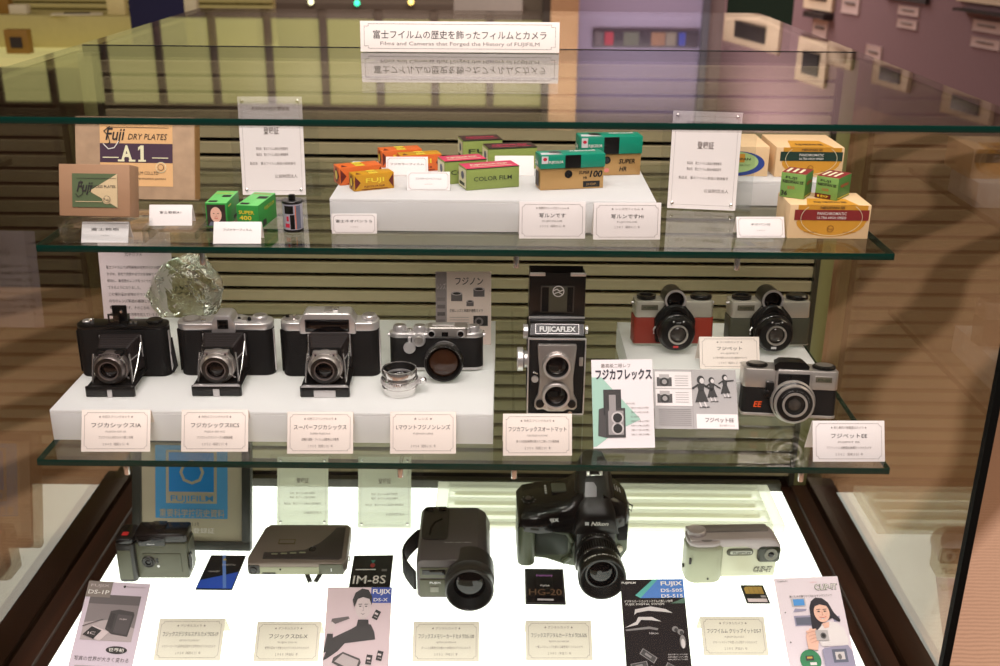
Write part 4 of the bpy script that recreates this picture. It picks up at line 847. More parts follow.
brownie('pink topped green film box to the left of the nearest one', 445, 185, .056, .032, .0300, 20, PKT, 'COLOR', CRW)
brownie('brown topped green film box at the very back of the riser', 463, 163, .056, .034, .0310, 14, BDN, 'FUJI', PKT)
brownie('brown topped green film box in front of the plain wall slats, right of the rearmost', 488, 171, .068, .034, .0300, 14, BDN, 'FUJI', PKT)
# single use cameras in gold and green wrap
GOLD = mat('gold card', rgb(186, 148, 94), .35, .35); TEAL = mat('teal green card', rgb(0, 134, 106), .45); SIL = mat('silver print', rgb(206, 206, 206), .4); RED = mat('bright red print', rgb(196, 30, 60), .5)
def single_use(label, px, py, w, d, h, hs, rz, word, num):
    p = at(px, py, R1); t = thing('single_use_camera', label, 'camera', (p.x, p.y, R1 + .0004), R(rz))
    b = B(); b.box(.001, w - .001, .001, d - .001, 0, hs, GOLD, .0006); b.build('gold_sleeve', t)
    b = B(); b.box(0, w, -.001, d, hs + .0002, h, TEAL, .0012); b.build('green_upper_sleeve', t)
    b = B(FACE(y=-.0012)); z = E_
    b.rect(w * .38, w * .62, hs * 1.02, h * .985, BPL, z); b.rect(w * .02, w * .12, hs + (h - hs) * .4, h * .97, SIL, z); b.disc(w * .07, hs + (h - hs) * .72, w * .03, w * .025, RED, z * 2); b.text('FUJICOLOR', w * .13, hs + (h - hs) * .5, h * .1, WPL, z, width=w * .22, align='LEFT', bold=.02)
    b.M = FACE(y=.0008); b.disc(w * .44, hs * .72, w * .06, w * .06, BPL, z, 24); b.disc(w * .44, hs * .72, w * .035, w * .035, LNS, z * 2, 20)
    if num:
        b.text('SUPER', w * .68, hs * .78, hs * .2, BPL, z, width=w * .16, bold=.02, shear=.2); b.text('HR', w * .7, hs * .52, hs * .18, BPL, z, width=w * .06, bold=.02); b.text('100', w * .85, hs * .7, hs * .42, BPL, z, width=w * .2, bold=.03, shear=.2); b.rect(w * .67, w * .93, hs * .08, hs * .36, BPL, z); b.text('24 EXP.', w * .8, hs * .22, hs * .16, GOLD, z * 2, width=w * .16)
    else:
        b.text('SUPER', w * .76, hs * .66, hs * .3, BPL, z, width=w * .26, bold=.02, shear=.2); b.text('HR', w * .7, hs * .3, hs * .3, BPL, z, width=w * .12, bold=.02, shear=.2); b.disc(w * .44, hs * .25, w * .04, w * .035, mat('rosy seal print', rgb(214, 130, 120), .5), z)
    b.M = TOP(h); b.poly([(w * .02, d * .05), (w * .36, d * .05), (w * .18, d * .5), (w * .04, d * .5)], SIL, z); b.disc(w * .26, d * .5, w * .1, d * .25, BPL, z * 2, 16); b.text('FUJICOLOR', w * .7, d * .7, d * .3, WPL, z, width=w * .4, bold=.03, shear=.2)
    b.M = LEFTF(); b.rect(-d * .8, -d * .2, hs * .15, hs * .85, BDN, z); b.text('24', -d * .5, hs + (h - hs) * .4, h * .16, WPL, z * 4, width=d * .5, bold=.02); b.build('print', t)
single_use('gold and green single use camera with 100 on its front, the nearer one', 539.5, 191, .084, .027, .0445, .0270, 12, 'SUPER', True)
single_use('gold and green single use camera with SUPER HR on its front, the rear one', 579, 176.5, .084, .030, .052, .0285, 8, 'SUPER', False)
# bright green boxes and film can, upper shelf left
BG = mat('bright green card', rgb(44, 140, 58), .45); BGL = mat('light green card', rgb(110, 200, 110), .45)
t = carton('film_box', 'bright green film box with a portrait on its end', 207, 227, Z1, .0265, .062, .030, 0, BG, BG, BGL, 'film box')
b = B(FACE()); w, h = .0265, .030; z = E_
b.rect(w * .06, w * .92, h * .04, h * .93, mat('dark portrait ground', rgb(52, 36, 32), .5), z); b.poly([(w * .1, h * .05), (w * .88, h * .05), (w * .8, h * .22), (w * .2, h * .22)], mat('slate print'), z * 2); b.disc(w * .48, h * .52, w * .26, h * .32, mat('warm skin print'), z * 3, 24); b.line([(w * .40, h * .425), (w * .48, h * .445), (w * .56, h * .425)], h * .016, mat('skin shadow print'), z * 4); b.line([(w * .48, h * .56), (w * .5, h * .48)], h * .014, mat('skin shadow print'), z * 4)
for e in (.38, .58): b.disc(w * e, h * .57, w * .04, h * .018, INK, z * 4, 8)
b.rect(w * .4, w * .56, h * .36, h * .38, mat('red print'), z * 4)
b.M = TOP(h); b.rect(w * .1, w * .5, .004, .012, INK, z); b.rect(w * .5, w * .9, .03, .04, INK, z); b.rect(w * .05, w * .9, .048, .05, YE, z)
b.M = RIGHTF(w); b.rect(.03, .056, h * .08, h * .22, INK, z); b.rect(.006, .02, h * .78, h * .84, YE, z); b.build('print', t)
t = carton('film_box', 'bright green film box next to the small film can', 238, 230, Z1, .0275, .066, .031, -7, BG, BG, BGL, 'film box')
b = B(FACE()); w, h = .0275, .031
b.text('SUPER', w * .45, h * .72, h * .2, YE, z, width=w * .7, bold=.02); b.text('400', w * .4, h * .5, h * .24, YE, z, width=w * .55, bold=.02); b.rect(w * .6, w * .92, h * .04, h * .2, INK, z)
b.M = TOP(h); b.rect(w * .1, w * .5, .004, .012, INK, z); b.rect(w * .5, w * .95, .034, .046, INK, z); b.rect(w * .1, w * .9, .056, .058, RED, z)
b.M = RIGHTF(w); b.rect(.014, .026, h * .05, h * .3, INK, z); b.text('FUJICOLOR', .04, h * .72, h * .2, YE, z, width=.036); b.build('print', t)
p = at(292, 233, Z1); t = thing('film_can', 'small grey and black film can beside the bright green boxes', 'film can', (p.x, p.y + .012, Z1 + .0004))
b = B(); b.lathe([(.0122, 0), (.0125, .0012), (.0125, .0022), (.0118, .0026), (.0118, .0345), (.0125, .035), (.0125, .0372), (.0118, .038), (0, .038)], (0, 0, 0), BPL, 'z', 32); b.build('cap', t)
b = B(); b.lathe([(.0119, .003), (.01205, .0032), (.01205, .0342), (.0119, .0345)], (0, 0, 0), mat('grey can label', rgb(170, 168, 182), .35, .3), 'z', 40); b.build('label_band', t)
b = B(); b.lathe([(.0042, .038), (.0042, .044), (.003, .0445), (0, .0445)], (0, 0, 0), BPL, 'z', 20); b.build('spool_end', t)
b = B()
for a0, a1, z0, z1, mm in ((-130, -75, .023, .033, BPL), (-128, -100, .006, .011, RED), (-96, -70, .004, .022, BPL), (-60, -30, .004, .033, mat('slate print')), (-66, -61, .004, .033, mat('orange card')), (-118, -104, .014, .02, RED)):
    pts = [(.01215 * math.cos(R(a)), .01215 * math.sin(R(a))) for a in [a0 + (a1 - a0) * k / 8 for k in range(9)]]
    for q0, q1 in zip(pts[:-1], pts[1:]):
        b.poly([(q0[0], q0[1], z0), (q1[0], q1[1], z0), (q1[0], q1[1], z1), (q0[0], q0[1], z1)], mm)
b.build('print', t)
# dry plate boxes
KR = mat('kraft tan card', rgb(160, 124, 94), .7, bump=.15); FIB = mat('creased tan paper', rgb(172, 144, 116), .8, var=.3, vscale=60, bump=1, bscale=45); LBL = mat('peach label', rgb(222, 176, 122), .65, var=.05); PUR = mat('aubergine print', rgb(66, 42, 62), .6); OLV = mat('olive green label', rgb(82, 98, 64), .6); STR = mat('straw label', rgb(206, 184, 144), .6)
p, w, rz = seat(71, 191, 207, Z1, 2); h = .108
t = thing('plate_box', 'large creased tan box lettered A1, leaning behind the small brown carton', 'box', (p.x, p.y + .02, Z1 + .0004), rz); M = Matrix.Translation((0, 0, .0062)) @ FACE(tilt=16)
b = B(M); b.box(-w / 2, w / 2, 0, h, -.022, 0, FIB, .0015); b.build('box_body', t)
b = B(M); b.box(w / 2 - .004, w / 2 + .0006, .002, h - .002, -.0225, -.002, mat('ochre edge tape', rgb(150, 112, 62), .7)); b.build('edge_tape', t)
b = B(M); z = E_; lx0, lx1, ly0, ly1 = -w * .29, w * .32, h * .16, h * .93; lw = lx1 - lx0; lh = ly1 - ly0
b.rect(lx0, lx1, ly0, ly1, LBL, z); b.rect(lx0, lx1, ly0 + lh * .37, ly0 + lh * .67, PUR, z * 2); b.text('Fuji', lx0 + lw * .2, ly0 + lh * .82, lh * .27, INK, z * 3, width=lw * .27, shear=.25, bold=.012); b.line([(lx0 + lw * .1, ly0 + lh * .92), (lx0 + lw * .95, ly0 + lh * .92)], .0006, INK, z * 3)
b.line([(lx0 + lw * .14, ly0 + lh * .93), (lx0 + lw * .06, ly0 + lh * .86), (lx0 + lw * .12, ly0 + lh * .78), (lx0 + lw * .14, ly0 + lh * .68), (lx0 + lw * .08, ly0 + lh * .64)], .0012, INK, z * 3)
b.line([(lx0 + lw * .05, ly0 + lh * .66), (lx0 + lw * .12, ly0 + lh * .58), (lx0 + lw * .2, ly0 + lh * .6), (lx0 + lw * .26, ly0 + lh * .7)], .0012, WPL, z * 4)
b.text('DRY PLATES', lx0 + lw * .65, ly0 + lh * .78, lh * .13, INK, z * 3, width=lw * .54, shear=.25); b.text('A', lx0 + lw * .37, ly0 + lh * .52, lh * .34, CRW, z * 4, width=lw * .16, bold=.03)
for q in (.295, .445): b.rect(lx0 + lw * (q - .045), lx0 + lw * (q + .045), ly0 + lh * .385, ly0 + lh * .415, CRW, z * 4.5)
b.rect(lx0 + lw * .56, lx0 + lw * .605, ly0 + lh * .40, ly0 + lh * .64, CRW, z * 4); b.rect(lx0 + lw * .53, lx0 + lw * .635, ly0 + lh * .385, ly0 + lh * .415, CRW, z * 4.5); b.poly([(lx0 + lw * .53, ly0 + lh * .56), (lx0 + lw * .57, ly0 + lh * .60), (lx0 + lw * .57, ly0 + lh * .64), (lx0 + lw * .53, ly0 + lh * .61)], CRW, z * 5)
for e in (.14, .82): b.rect(lx0 + lw * (e - .1), lx0 + lw * (e + .12), ly0 + lh * .44, ly0 + lh * .455, CRW, z * 4)
b.disc(lx0 + lw * .84, ly0 + lh * .3, lh * .085, lh * .085, CRW, z * 4); b.disc(lx0 + lw * .84, ly0 + lh * .3, lh * .075, lh * .075, LBL, z * 5); b.disc(lx0 + lw * .84, ly0 + lh * .3, lh * .05, lh * .05, INK, z * 6); b.disc(lx0 + lw * .84, ly0 + lh * .3, lh * .042, lh * .042, LBL, z * 7); b.text('FUJI PHOTO FILM CO.,LTD', lx0 + lw * .5, ly0 + lh * .21, lh * .07, INK, z * 3, width=lw * .6); b.text('MINAMI-ASHIGARA JAPAN', lx0 + lw * .6, ly0 + lh * .12, lh * .04, INK, z * 3, width=lw * .6); b.build('label_print', t)
p, w, rz = seat(60.5, 131, 223.5, R5, 1); h = .0600
t = thing('plate_carton', 'small brown carton with a green and straw label on a clear riser', 'box', (p.x, p.y, R5 + .0094), rz)
t.rotation_euler.x = R(-17)
b = B(Matrix.Rotation(R(17), 4, 'X')); b.prism([(.0, -.0092), (.0, -.0004), (.0287, -.0092)], -w / 2 + .004, w / 2 - .004, ACR, 'x'); b.build('acrylic_wedge', t)
b = B(); b.box(-w / 2, w / 2, .0, .030, 0, h, KR, .0008); b.build('carton', t)
b = B(FACE()); z = .0008; x0, x1, y0, y1 = -w * .31, w * .33, h * .17, h * .82; lw = x1 - x0; lh = y1 - y0
b.rect(x0, x1, y0, y1, OLV, z); b.poly([(x1, y0), (x1, y1), (x0 + lw * .38, y0 + lh * .48)], STR, z * 1.5); b.text('Fuji', x0 + lw * .26, y0 + lh * .62, lh * .42, INK, z * 2, width=lw * .36, shear=.3, bold=.015); b.line([(x0 + lw * .1, y0 + lh * .86), (x0 + lw * .98, y0 + lh * .86)], .0004, INK, z * 2); b.line([(x0 + lw * .2, y0 + lh * .8), (x0 + lw * .24, y0 + lh * .4), (x0 + lw * .14, y0 + lh * .3), (x0 + lw * .08, y0 + lh * .4)], .0008, INK, z * 2)
b.text('PROCESS PLATES', x0 + lw * .66, y0 + lh * .62, lh * .11, INK, z * 2, width=lw * .6, bold=.01); b.disc(x0 + lw * .77, y0 + lh * .24, lh * .14, lh * .14, STR, z * 2); b.disc(x0 + lw * .77, y0 + lh * .24, lh * .11, lh * .11, INK, z * 2.5); b.disc(x0 + lw * .77, y0 + lh * .24, lh * .1, lh * .1, STR, z * 3); b.text('Fuji', x0 + lw * .77, y0 + lh * .24, lh * .12, INK, z * 3.5, width=lw * .12); b.rect(x0 + lw * .08, x0 + lw * .66, y0 + lh * .16, y0 + lh * .18, STR, z * 2); b.build('label_print', t)
# cream film cartons at the right
CRM = mat('cream carton', rgb(226, 194, 150), .6); GLD = mat('golden yellow print', rgb(204, 146, 46), .55); NAV = mat('blue arc print', rgb(40, 64, 140), .55); DGR = mat('deep green band', rgb(30, 58, 48), .5); WIN = mat('wine red band', rgb(134, 42, 42), .5)
def bulk(name, label, px, py, z, w, d, h, rz, band, extra=False):
    t = carton(name, label, px, py, z, w, d, h, rz, CRM, None, None)
    b = B(FACE()); e = E_; cx = w * .52; pts = []
    # rounded yellow field hanging from the top edge
    fx0, fx1 = w * .1, w * .96
    b.rect(fx0, fx1, h * .5, h, GLD, e); n = 12
    b.poly([(fx0, h * .5)] + [(cx + (fx1 - fx0) / 2 * math.cos(PI + PI * k / n), h * .5 + h * .44 * math.sin(PI + PI * k / n)) for k in range(n + 1)] + [(fx1, h * .5)], GLD, e)
    b.rect(w * .06, w * .98, h * .55, h * .86, band, e * 2); b.text('NEOPAN SS', cx, h * .93, h * .1, INK, e * 3, width=w * .3, bold=.02)
    b.text('PANCHROMATIC', cx, h * .755, h * .12, WPL, e * 3, width=w * .36, bold=.01); b.text('ULTRA HIGH SPEED', cx, h * .63, h * .1, WPL, e * 3, width=w * .36, bold=.01)
    pts = [(cx + w * .38 * math.cos(PI * 2 * k / 40), h * .62 + h * .54 * math.sin(PI * 2 * k / 40)) for k in range(41)]
    pts = [q for q in pts if q[1] < h]; pts.sort(key=lambda q: math.atan2(q[1] - h * .62, q[0] - cx) if math.atan2(q[1] - h * .62, q[0] - cx) < 1.0 else -7)
    arc = [(cx + w * .38 * math.cos(R(a)), h * .62 + h * .52 * math.sin(R(a))) for a in range(-228, 49, 9)]
    b.line([q for q in arc if q[1] < h * .99], .0006, CRW, e * 4)
    b.disc(cx, h * .3, h * .1, h * .1, MR, e * 3); b.disc(cx, h * .3, h * .085, h * .085, GLD, e * 4); b.text('Fuji', cx, h * .3, h * .1, MR, e * 5, width=h * .13)
    for q in (-.3, .3): b.text('FUJI FILM', cx + w * q * .8, h * .2, h * .05, MR, e * 5, width=w * .16)
    if extra:
        b.M = TOP(h); b.poly([(w * .2, 0), (w * .84, 0), (w * .75, d * .5), (w * .28, d * .5)], GLD, e); b.text('FUJI NEOPAN SSS', cx, d * .2, d * .16, INK, e * 2, width=w * .4, bold=.02)
    b.build('print', t); return t
bulk('film_carton', 'large cream film carton with a red band carrying two green boxes', 787, 238.5, Z1, .097, .062, .0415, 0, WIN, True)
bulk('film_carton', 'cream film carton with a dark green band at the back right', 774, 177, R4, .091, .092, .040, 0, DGR, True)
t = carton('film_carton', 'cream film carton with a blue arc, half hidden by the right certificate', 704, 176, R4, .0855, .092, .040, 0, CRM)
b = B(FACE()); w, h = .0855, .038; e = E_
def sect(cx, cy, rx, ry, m, zz): b.poly([(cx + rx * math.cos(R(a)), max(0, cy + ry * math.sin(R(a)))) for a in range(-60, 181, 8)], m, zz)
b.disc(w * .5, h * .45, w * .44, h * .44, NAV, e, 36); b.disc(w * .46, h * .5, w * .38, h * .38, mat('pale green print', rgb(166, 196, 128), .55), e * 2, 36); b.rect(w * .2, w * .62, h * .5, h * .8, GLD, e * 3); b.text('FUJI NEOPAN', w * .46, h * .62, h * .12, DG2, e * 4, width=w * .5, bold=.02); b.text('PANCHROMATIC', w * .46, h * .4, h * .08, DG2, e * 4, width=w * .5); b.build('print', t)
ZB = Z1 + .0004 + .0415 + .0004
def neopan(label, px, py, w, d, h, rz, txt, sub):
    """px,py = nearest lower corner, which is the lower right corner of the end face"""
    p = at(px, py, ZB); t = thing('film_box', label, 'film box', (p.x, p.y, ZB), R(rz), None); G1 = mat('apple green card', rgb(122, 164, 84), .5); G2 = mat('mid green card', rgb(76, 128, 58), .5)
    b = B(); b.box(-w, 0, 0, d, 0, h, G1, .0004)
    for f in b.bm.faces:
        f.normal_update()
        if f.normal.z > .9: f.material_index = b.mi(mat('wine red band'))
        elif f.normal.x > .9: f.material_index = b.mi(G2)
    b.build('carton', t); b = B(FACE(x=-w)); e = E_
    b.text('FUJI', w * .42, h * .82, h * .14, INK, e, width=w * .46, bold=.01); b.text('NEOPAN SS', w * .5, h * .64, h * .14, INK, e, width=w * .84, bold=.03); b.text('SSS', w * .44, h * .42, h * .16, mat('red print'), e, width=w * .3); b.rect(w * .05, w * .95, h * .7, h * .71, INK, e)
    if sub: b.rect(w * .0, w * .72, h * .02, h * .22, MR, e); b.text(txt, w * .36, h * .12, h * .14, YE, e * 2, width=w * .5, bold=.02)
    else: b.text(txt, w * .18, h * .18, h * .26, INK, e, width=w * .26, bold=.03)
    b.M = TOP(h) @ Matrix.Translation((-w, 0, 0))
    for k in range(3): b.poly([(w * (.12 + .26 * k), d * .15), (w * (.24 + .26 * k), d * .15), (w * (.24 + .26 * k), d * .8), (w * (.12 + .26 * k), d * .8)], CRW, e)
    b.M = RIGHTF(0); b.text('NEOPAN', d * .5, h * .6, h * .2, mat('red print'), e, width=d * .6, bold=.01); b.rect(d * .04, d * .96, h * .06, h * .1, YE, e); b.build('print', t)
neopan('small green film box marked 36 on the large cream carton, left one', 803.5, 199.5, .030, .034, .0305, -30, '36', False)
neopan('small green film box on the large cream carton, right one', 836.5, 201, .028, .040, .0275, -38, '8 EXP', True)
# ================================================================ cameras
def ring(b, r0, r1, d0, d1, o, m, axis='y', n=40): b.lathe([(r0, d0), (r1, d0), (r1, d1), (r0, d1), (r0, d0)], o, m, axis, n)
RUSS = mat('brown grey bellows', rgb(26, 19, 20), .6, 0, .3); LEA = mat('leatherette grain', rgb(14, 13, 13), .6, 0, .25, bump=.8, bscale=900)
def knob(name, par, o, r, h, m, top=None, axis='z', n=28):
    b = B(); pr = [(r * .9, 0), (r, .0006), (r, h * .75), (r * .88, h), (0, h)]; b.lathe(pr, o, m, axis, n)
    if top: b.lathe([(r * .78, h), (r * .78, h + .0004), (r * .3, h + .0006), (0, h + .0006)], o, top, axis, n)
    for k in range(n): 
        a = 2 * PI * k / n
        if axis == 'z' and k % 2 == 0: b.box(-.0004, .0004, r - .0003, r + .0005, .0008, h * .72, m, 0, M=Matrix.Translation(o) @ Matrix.Rotation(a, 4, 'Z'))
    return b.build(name, par)
def folding(label, xl, xr, yb, style, W0, H0, rz=0.0, hb=.066):
    p, w, rr = seat(xl, xr, yb, R2); s = w / W0
    t = thing('folding_camera', label, 'camera', (p.x, p.y, R2 + .0006), rr + R(rz), None, s); a = W0 / 2; D = .030
    b = B(); b.prism(rrect(-a, a, 0, D, .013, 8), .0, hb, LEA, 'z', .0012, 2, caponly=True); 
    b.prism(rrect(-a + .001, a - .001, .001, D - .001, .012, 8), -.0004, .0024, CHR if style != 'black' else BMT, 'z'); b.build('body', t)
    # drop bed and its lip
    b = B(); b.box(-.030, .030, -.060, .002, .0105, .0125, BMT, .0006)
    lip = rrect(-.031, .031, -.0645, -.0585, .0025, 4)
    b.prism(lip, .0, .0135, BPL, 'z', .0008, 2, caponly=True)
    if style != 'black': b.prism([(-.0305, .0128), (.0305, .0128), (.026, .0150), (-.026, .0150)], -.0642, -.0600, CHR, 'y')
    b.box(-.0275, -.0255, -.058, .0, .008, .0142, BMT, .0003); b.box(.0255, .0275, -.058, .0, .008, .0142, BMT, .0003); b.build('bed', t)
    b = B(); lw = {'black': .003, 'chrome': .004, 'wide': .0135}[style]; b.box(-lw, lw, -.0655, -.0643, .001, .010 if style != 'wide' else .0095, CHR, .0004); b.box(-lw, lw, -.0655, -.055, -.0002, .0012, CHR); b.build('foot_plate', t)
    # opening
    b = B(); b.box(-.030, .030, -.0022, .0006, .010, .0625, BMT, .001); b.build('front_recess', t)
    # bellows
    b = B(); secs = []; n = 9
    for i in range(2 * n + 1):
        f = i / (2 * n); y = -.002 - .036 * f; q = (1 - f) + (.0 if i % 2 else .10); hx, hz = .018 + .008 * q, .017 + .007 * q
        secs.append([(x, y, .037 + z) for x, z in rrect(-hx, hx, -hz, hz, .003, 2)])
    b.loft(secs, RUSS); b.build('bellows', t, 20)
    # struts
    for sx in (-1, 1):
        b = B(); b.box(sx * .0265 - .0007, sx * .0265 + .0007, -.0035, -.001, .030, .060, CHR, .0003)
        b.tube([(sx * .0262, -.004, .050), (sx * .0258, -.030, .026), (sx * .0252, -.050, .0125)], .0009, CHB, 8); b.tube([(sx * .0262, -.004, .038), (sx * .0225, -.040, .040)], .0008, CHR, 8)
        b.tube([(sx * .0225, -.042, .050), (sx * .0245, -.046, .030), (sx * .0250, -.050, .014)], .0011, CHB, 8); b.build('strut', t)
    # standard with shutter
    sm = {'black': mat('dark nickel', rgb(120, 112, 110), .35, .8), 'chrome': ALU, 'wide': ALU}[style]
    b = B(); b.box(-.019, .019, -.041, -.038, .018, .057, BMT, .001)
    b.box(-.0155, .0155, -.050, -.040, .047, .0545, sm if style != 'black' else BMT, .002); b.box(-.013, .013, -.0505, -.0495, .049, .0525, mat('pinkish dial plate', rgb(150, 128, 128), .35, .6), .0005)
    for k in range(6): b.box(-.012 + .0045 * k, -.010 + .0045 * k, -.0512, -.050, .0495, .052, INK)
    b.build('lens_standard', t)
    lz = .0335; o = (0, -.040, lz)
    b = B(); b.lathe([(.0215, 0), (.0218, .001), (.0218, .009), (.0210, .0105), (.0195, .011), (.0195, .0135), (.0175, .0185), (.0165, .0195), (.0150, .0195), (.0145, .0185)], o, sm, 'y', 48)
    for k in range(40):
        b.box(-.0004, .0004, .0192, .0199, -.0135, -.0112, BMT if style == 'black' else sm, M=Matrix.Translation((0, -.040, lz)) @ Matrix.Rotation(R(9 * k), 4, 'Y') @ Matrix.Rotation(R(90), 4, 'X') @ Matrix.Rotation(R(-90), 4, 'X') @ Matrix.Translation((0, 0, 0)) @ Matrix(((1, 0, 0, 0), (0, 0, 1, 0), (0, 1, 0, 0), (0, 0, 0, 1))))
    b.build('shutter_ring', t)
    b = B(); ring(b, .0122, .0170, .0186, .0200, o, BPL); ring(b, .0112, .0126, .0160, .0205, o, mat('dark nickel', rgb(120, 112, 110), .35, .8)); b.lathe([(.0150, .0170), (.0124, .0165), (.0124, .0120)], o, BMT, 'y', 40); b.build('lens_barrel', t)
    b = B(); b.lathe([(.0118, .0140), (.009, .0152), (.005, .0160), (0, .0163)], o, LNS, 'y', 36); b.build('lens_glass', t)
    b = B(); b.tube([(.0150, -.052, .047), (.0185, -.054, .045), (.0195, -.054, .042)], .0010, CHB); b.tube([(-.0185, -.048, .048), (-.0215, -.05, .045)], .0009, CHB); b.tube([(.018, -.048, .021), (.0215, -.05, .0195)], .001, CHB); b.build('shutter_lever', t)
    # side strap strip
    b = B(); b.box(a - .0003, a + .0014, .008, .012, .004, hb - .004, CHR, .0003); b.box(-a - .0014, -a + .0003, .008, .012, .004, hb - .004, BLK, .0003); b.build('side_strip', t)
    return t, a, D, hb
# 1: the black one
t, a, D, hb = folding('all black folding camera with a pop up frame finder, leftmost on the riser', 81, 171, 377, 'black', .118, .07)
b = B(); b.prism(rrect(-a, a, 0, D, .013, 8), hb, hb + .005, BPL, 'z', .0015, 2, caponly=True); b.build('top_plate', t)
b = B(); b.box(-.013, .006, .016, .018, hb + .005, hb + .028, BPL, .0006); b.box(.002, .006, .0165, .026, hb + .005, hb + .014, BPL, .0006); b.lathe([(.0022, 0), (.0022, .0006), (0, .0006)], (-.001, .0162, hb + .020), CHB, 'y', 16); b.build('rear_finder_frame', t)
b = B(); x0, x1, z0, z1, y = -.0160, -.0010, hb + .005, hb + .0195, .006
b.box(x0, x0 + .002, y, y + .0015, z0, z1, BPL); b.box(x1 - .002, x1, y, y + .0015, z0, z1, BPL); b.box(x0, x1, y, y + .0015, z1 - .002, z1, BPL); b.box(x0, x1, y, y + .0015, z0, z0 + .004, BPL); b.box(x0 + .002, x1 - .002, y + .0004, y + .0009, z0 + .004, z1 - .002, GLS)
b.box(-.018, .008, .004, .024, hb + .0045, hb + .0065, BPL, .0005); b.build('front_finder_frame', t)
knob('winding_knob', t, (.041, .016, hb + .005), .0100, .0045, BPL); knob('rewind_knob', t, (-.047, .016, hb + .005), .0055, .003, CHR)
b = B(); b.lathe([(.0030, 0), (.0030, .005), (.0018, .006), (0, .006)], (-.040, .014, hb + .005), CHB, 'z', 16); b.lathe([(.002, 0), (.002, .003), (0, .003)], (.012, .010, hb + .005), CHB, 'z', 14); b.lathe([(.002, 0), (.002, .0025), (0, .0025)], (.018, .010, hb + .005), CHB, 'z', 14); b.build('release_button', t)
b = B(); b.tube([(a, .015, hb * .75), (a + .003, .010, hb * .5), (a + .007, .004, .014), (a + .003, .001, .006)], .0012, BLK, 8, flat=2.5); b.build('strap', t)
# 2: chrome top with a central finder
t, a, D, hb = folding('folding camera with chrome top and small central finder window, second on the riser', 181, 275, 376, 'chrome', .122, .07)
b = B(); b.prism(rrect(-a - .0003, a + .0003, -.0006, D + .0006, .013, 8), hb - .003, hb + .0065, CHR, 'z', .0018, 3, caponly=True)
b.prism([(-.034, hb + .0055), (.034, hb + .0055), (.018, hb + .0095), (-.018, hb + .0095)], .000, .028, CHR, 'y', .0012); b.build('top_plate', t)
b = B(); b.prism([(-.0155, hb - .006), (.0155, hb - .006), (.0145, hb + .008), (.0105, hb + .0165), (.007, hb + .0185), (-.007, hb + .0185), (-.0105, hb + .0165), (-.0145, hb + .008)], -.003, .027, CHR, 'y', .0016, 2); b.build('finder_housing', t)
b = B(); b.box(-.0070, .0070, -.0040, -.0028, hb + .0005, hb + .0130, BPL, .0006); b.box(-.0050, .0050, -.0044, -.0038, hb + .0025, hb + .0110, LNS, .0003); b.build('finder_window', t)
knob('film_dial', t, (-.044, .016, hb + .0065), .0115, .0022, ALU, CHR); knob('winding_knob', t, (.044, .017, hb + .0065), .0095, .0060, CHR, ALU)
b = B(); b.box(-.030, -.024, .006, .012, hb + .0065, hb + .0090, CHB, .0006); b.build('release_button', t)
for x in (.018, .031):
    b = B(); b.lathe([(.0022, 0), (.0026, .002), (.0016, .0045), (0, .0045)], (x, .012, hb + .0065), BMT, 'z', 14); b.build('shutter_pin', t)
b = B(); b.box(.021, .028, .008, .020, hb + .0065, hb + .0085, ALU, .0006); b.build('accessory_shoe', t)
# 3: wide window finder
t, a, D, hb = folding('folding camera with a wide dark rangefinder window on its chrome top, third on the riser', 283, 380, 377, 'wide', .126, .075)
b = B(); b.prism(rrect(-a - .0003, a + .0003, -.0006, D + .0006, .013, 8), hb - .003, hb + .0090, CHR, 'z', .0022, 3, caponly=True); b.build('top_plate', t)
b = B(); b.prism([(-.0375, hb - .006), (.0345, hb - .006), (.0345, hb + .010), (.0285, hb + .0205), (.026, hb + .0225), (-.029, hb + .0225), (-.0315, hb + .0205), (-.0375, hb + .010)], -.0025, .026, CHR, 'y', .0020, 3); b.build('finder_housing', t)
b = B(); b.box(-.0300, .0265, -.0042, -.0022, hb - .0025, hb + .0145, BPL, .0012); b.box(-.0280, .0245, -.0047, -.0040, hb - .0005, hb + .0125, LNS, .0004); b.build('finder_window', t)
b = B(); b.box(-.006, .006, .003, .022, hb + .0225, hb + .0240, ALU, .0006); b.box(.004, .012, .006, .016, hb + .0225, hb + .0255, CHB, .0008); b.build('accessory_shoe', t)
knob('winding_knob', t, (.0505, .016, hb + .0090), .0095, .0060, CHR, ALU)
b = B(); b.lathe([(.0105, 0), (.0105, .0012), (.008, .0016), (0, .0016)], (-.050, .016, hb + .009), ALU, 'z', 30); b.lathe([(.0032, .0016), (.003, .005), (0, .005)], (-.046, .014, hb + .009), CHB, 'z', 14); b.lathe([(.0026, .0016), (.0024, .004), (0, .004)], (-.055, .017, hb + .009), BMT, 'z', 14); b.build('advance_dial', t)

# rangefinder camera with a very large lens
TLT = R(-5.5)
p, w, rr = seat(390, 483, 372, R2); W0 = .132; s = w / W0
t = thing('rangefinder_camera', 'chrome and black rangefinder camera with a very large amber front lens', 'camera', (p.x, p.y, R2 + .0036), rr, None, s); a = W0 / 2; D = .030; hb = .046
t.rotation_euler.x = TLT
b = B(); b.prism(rrect(-a, a, 0, D, .014, 10), 0, hb, LEA, 'z', .0008, 2, caponly=True); b.prism(rrect(-a - .0004, a + .0004, -.0004, D + .0004, .0143, 10), -.0003, .003, CHR, 'z'); b.build('body', t)
b = B(); b.prism(rrect(-a - .0004, a + .0004, -.0004, D + .0004, .0143, 10), hb, hb + .007, CHR, 'z', .0014, 3, caponly=True)
b.prism(rrect(-.016, a - .018, .001, D - .002, .004, 4), hb + .007, hb + .015, CHR, 'z', .0016, 3, caponly=True); b.build('top_plate', t)
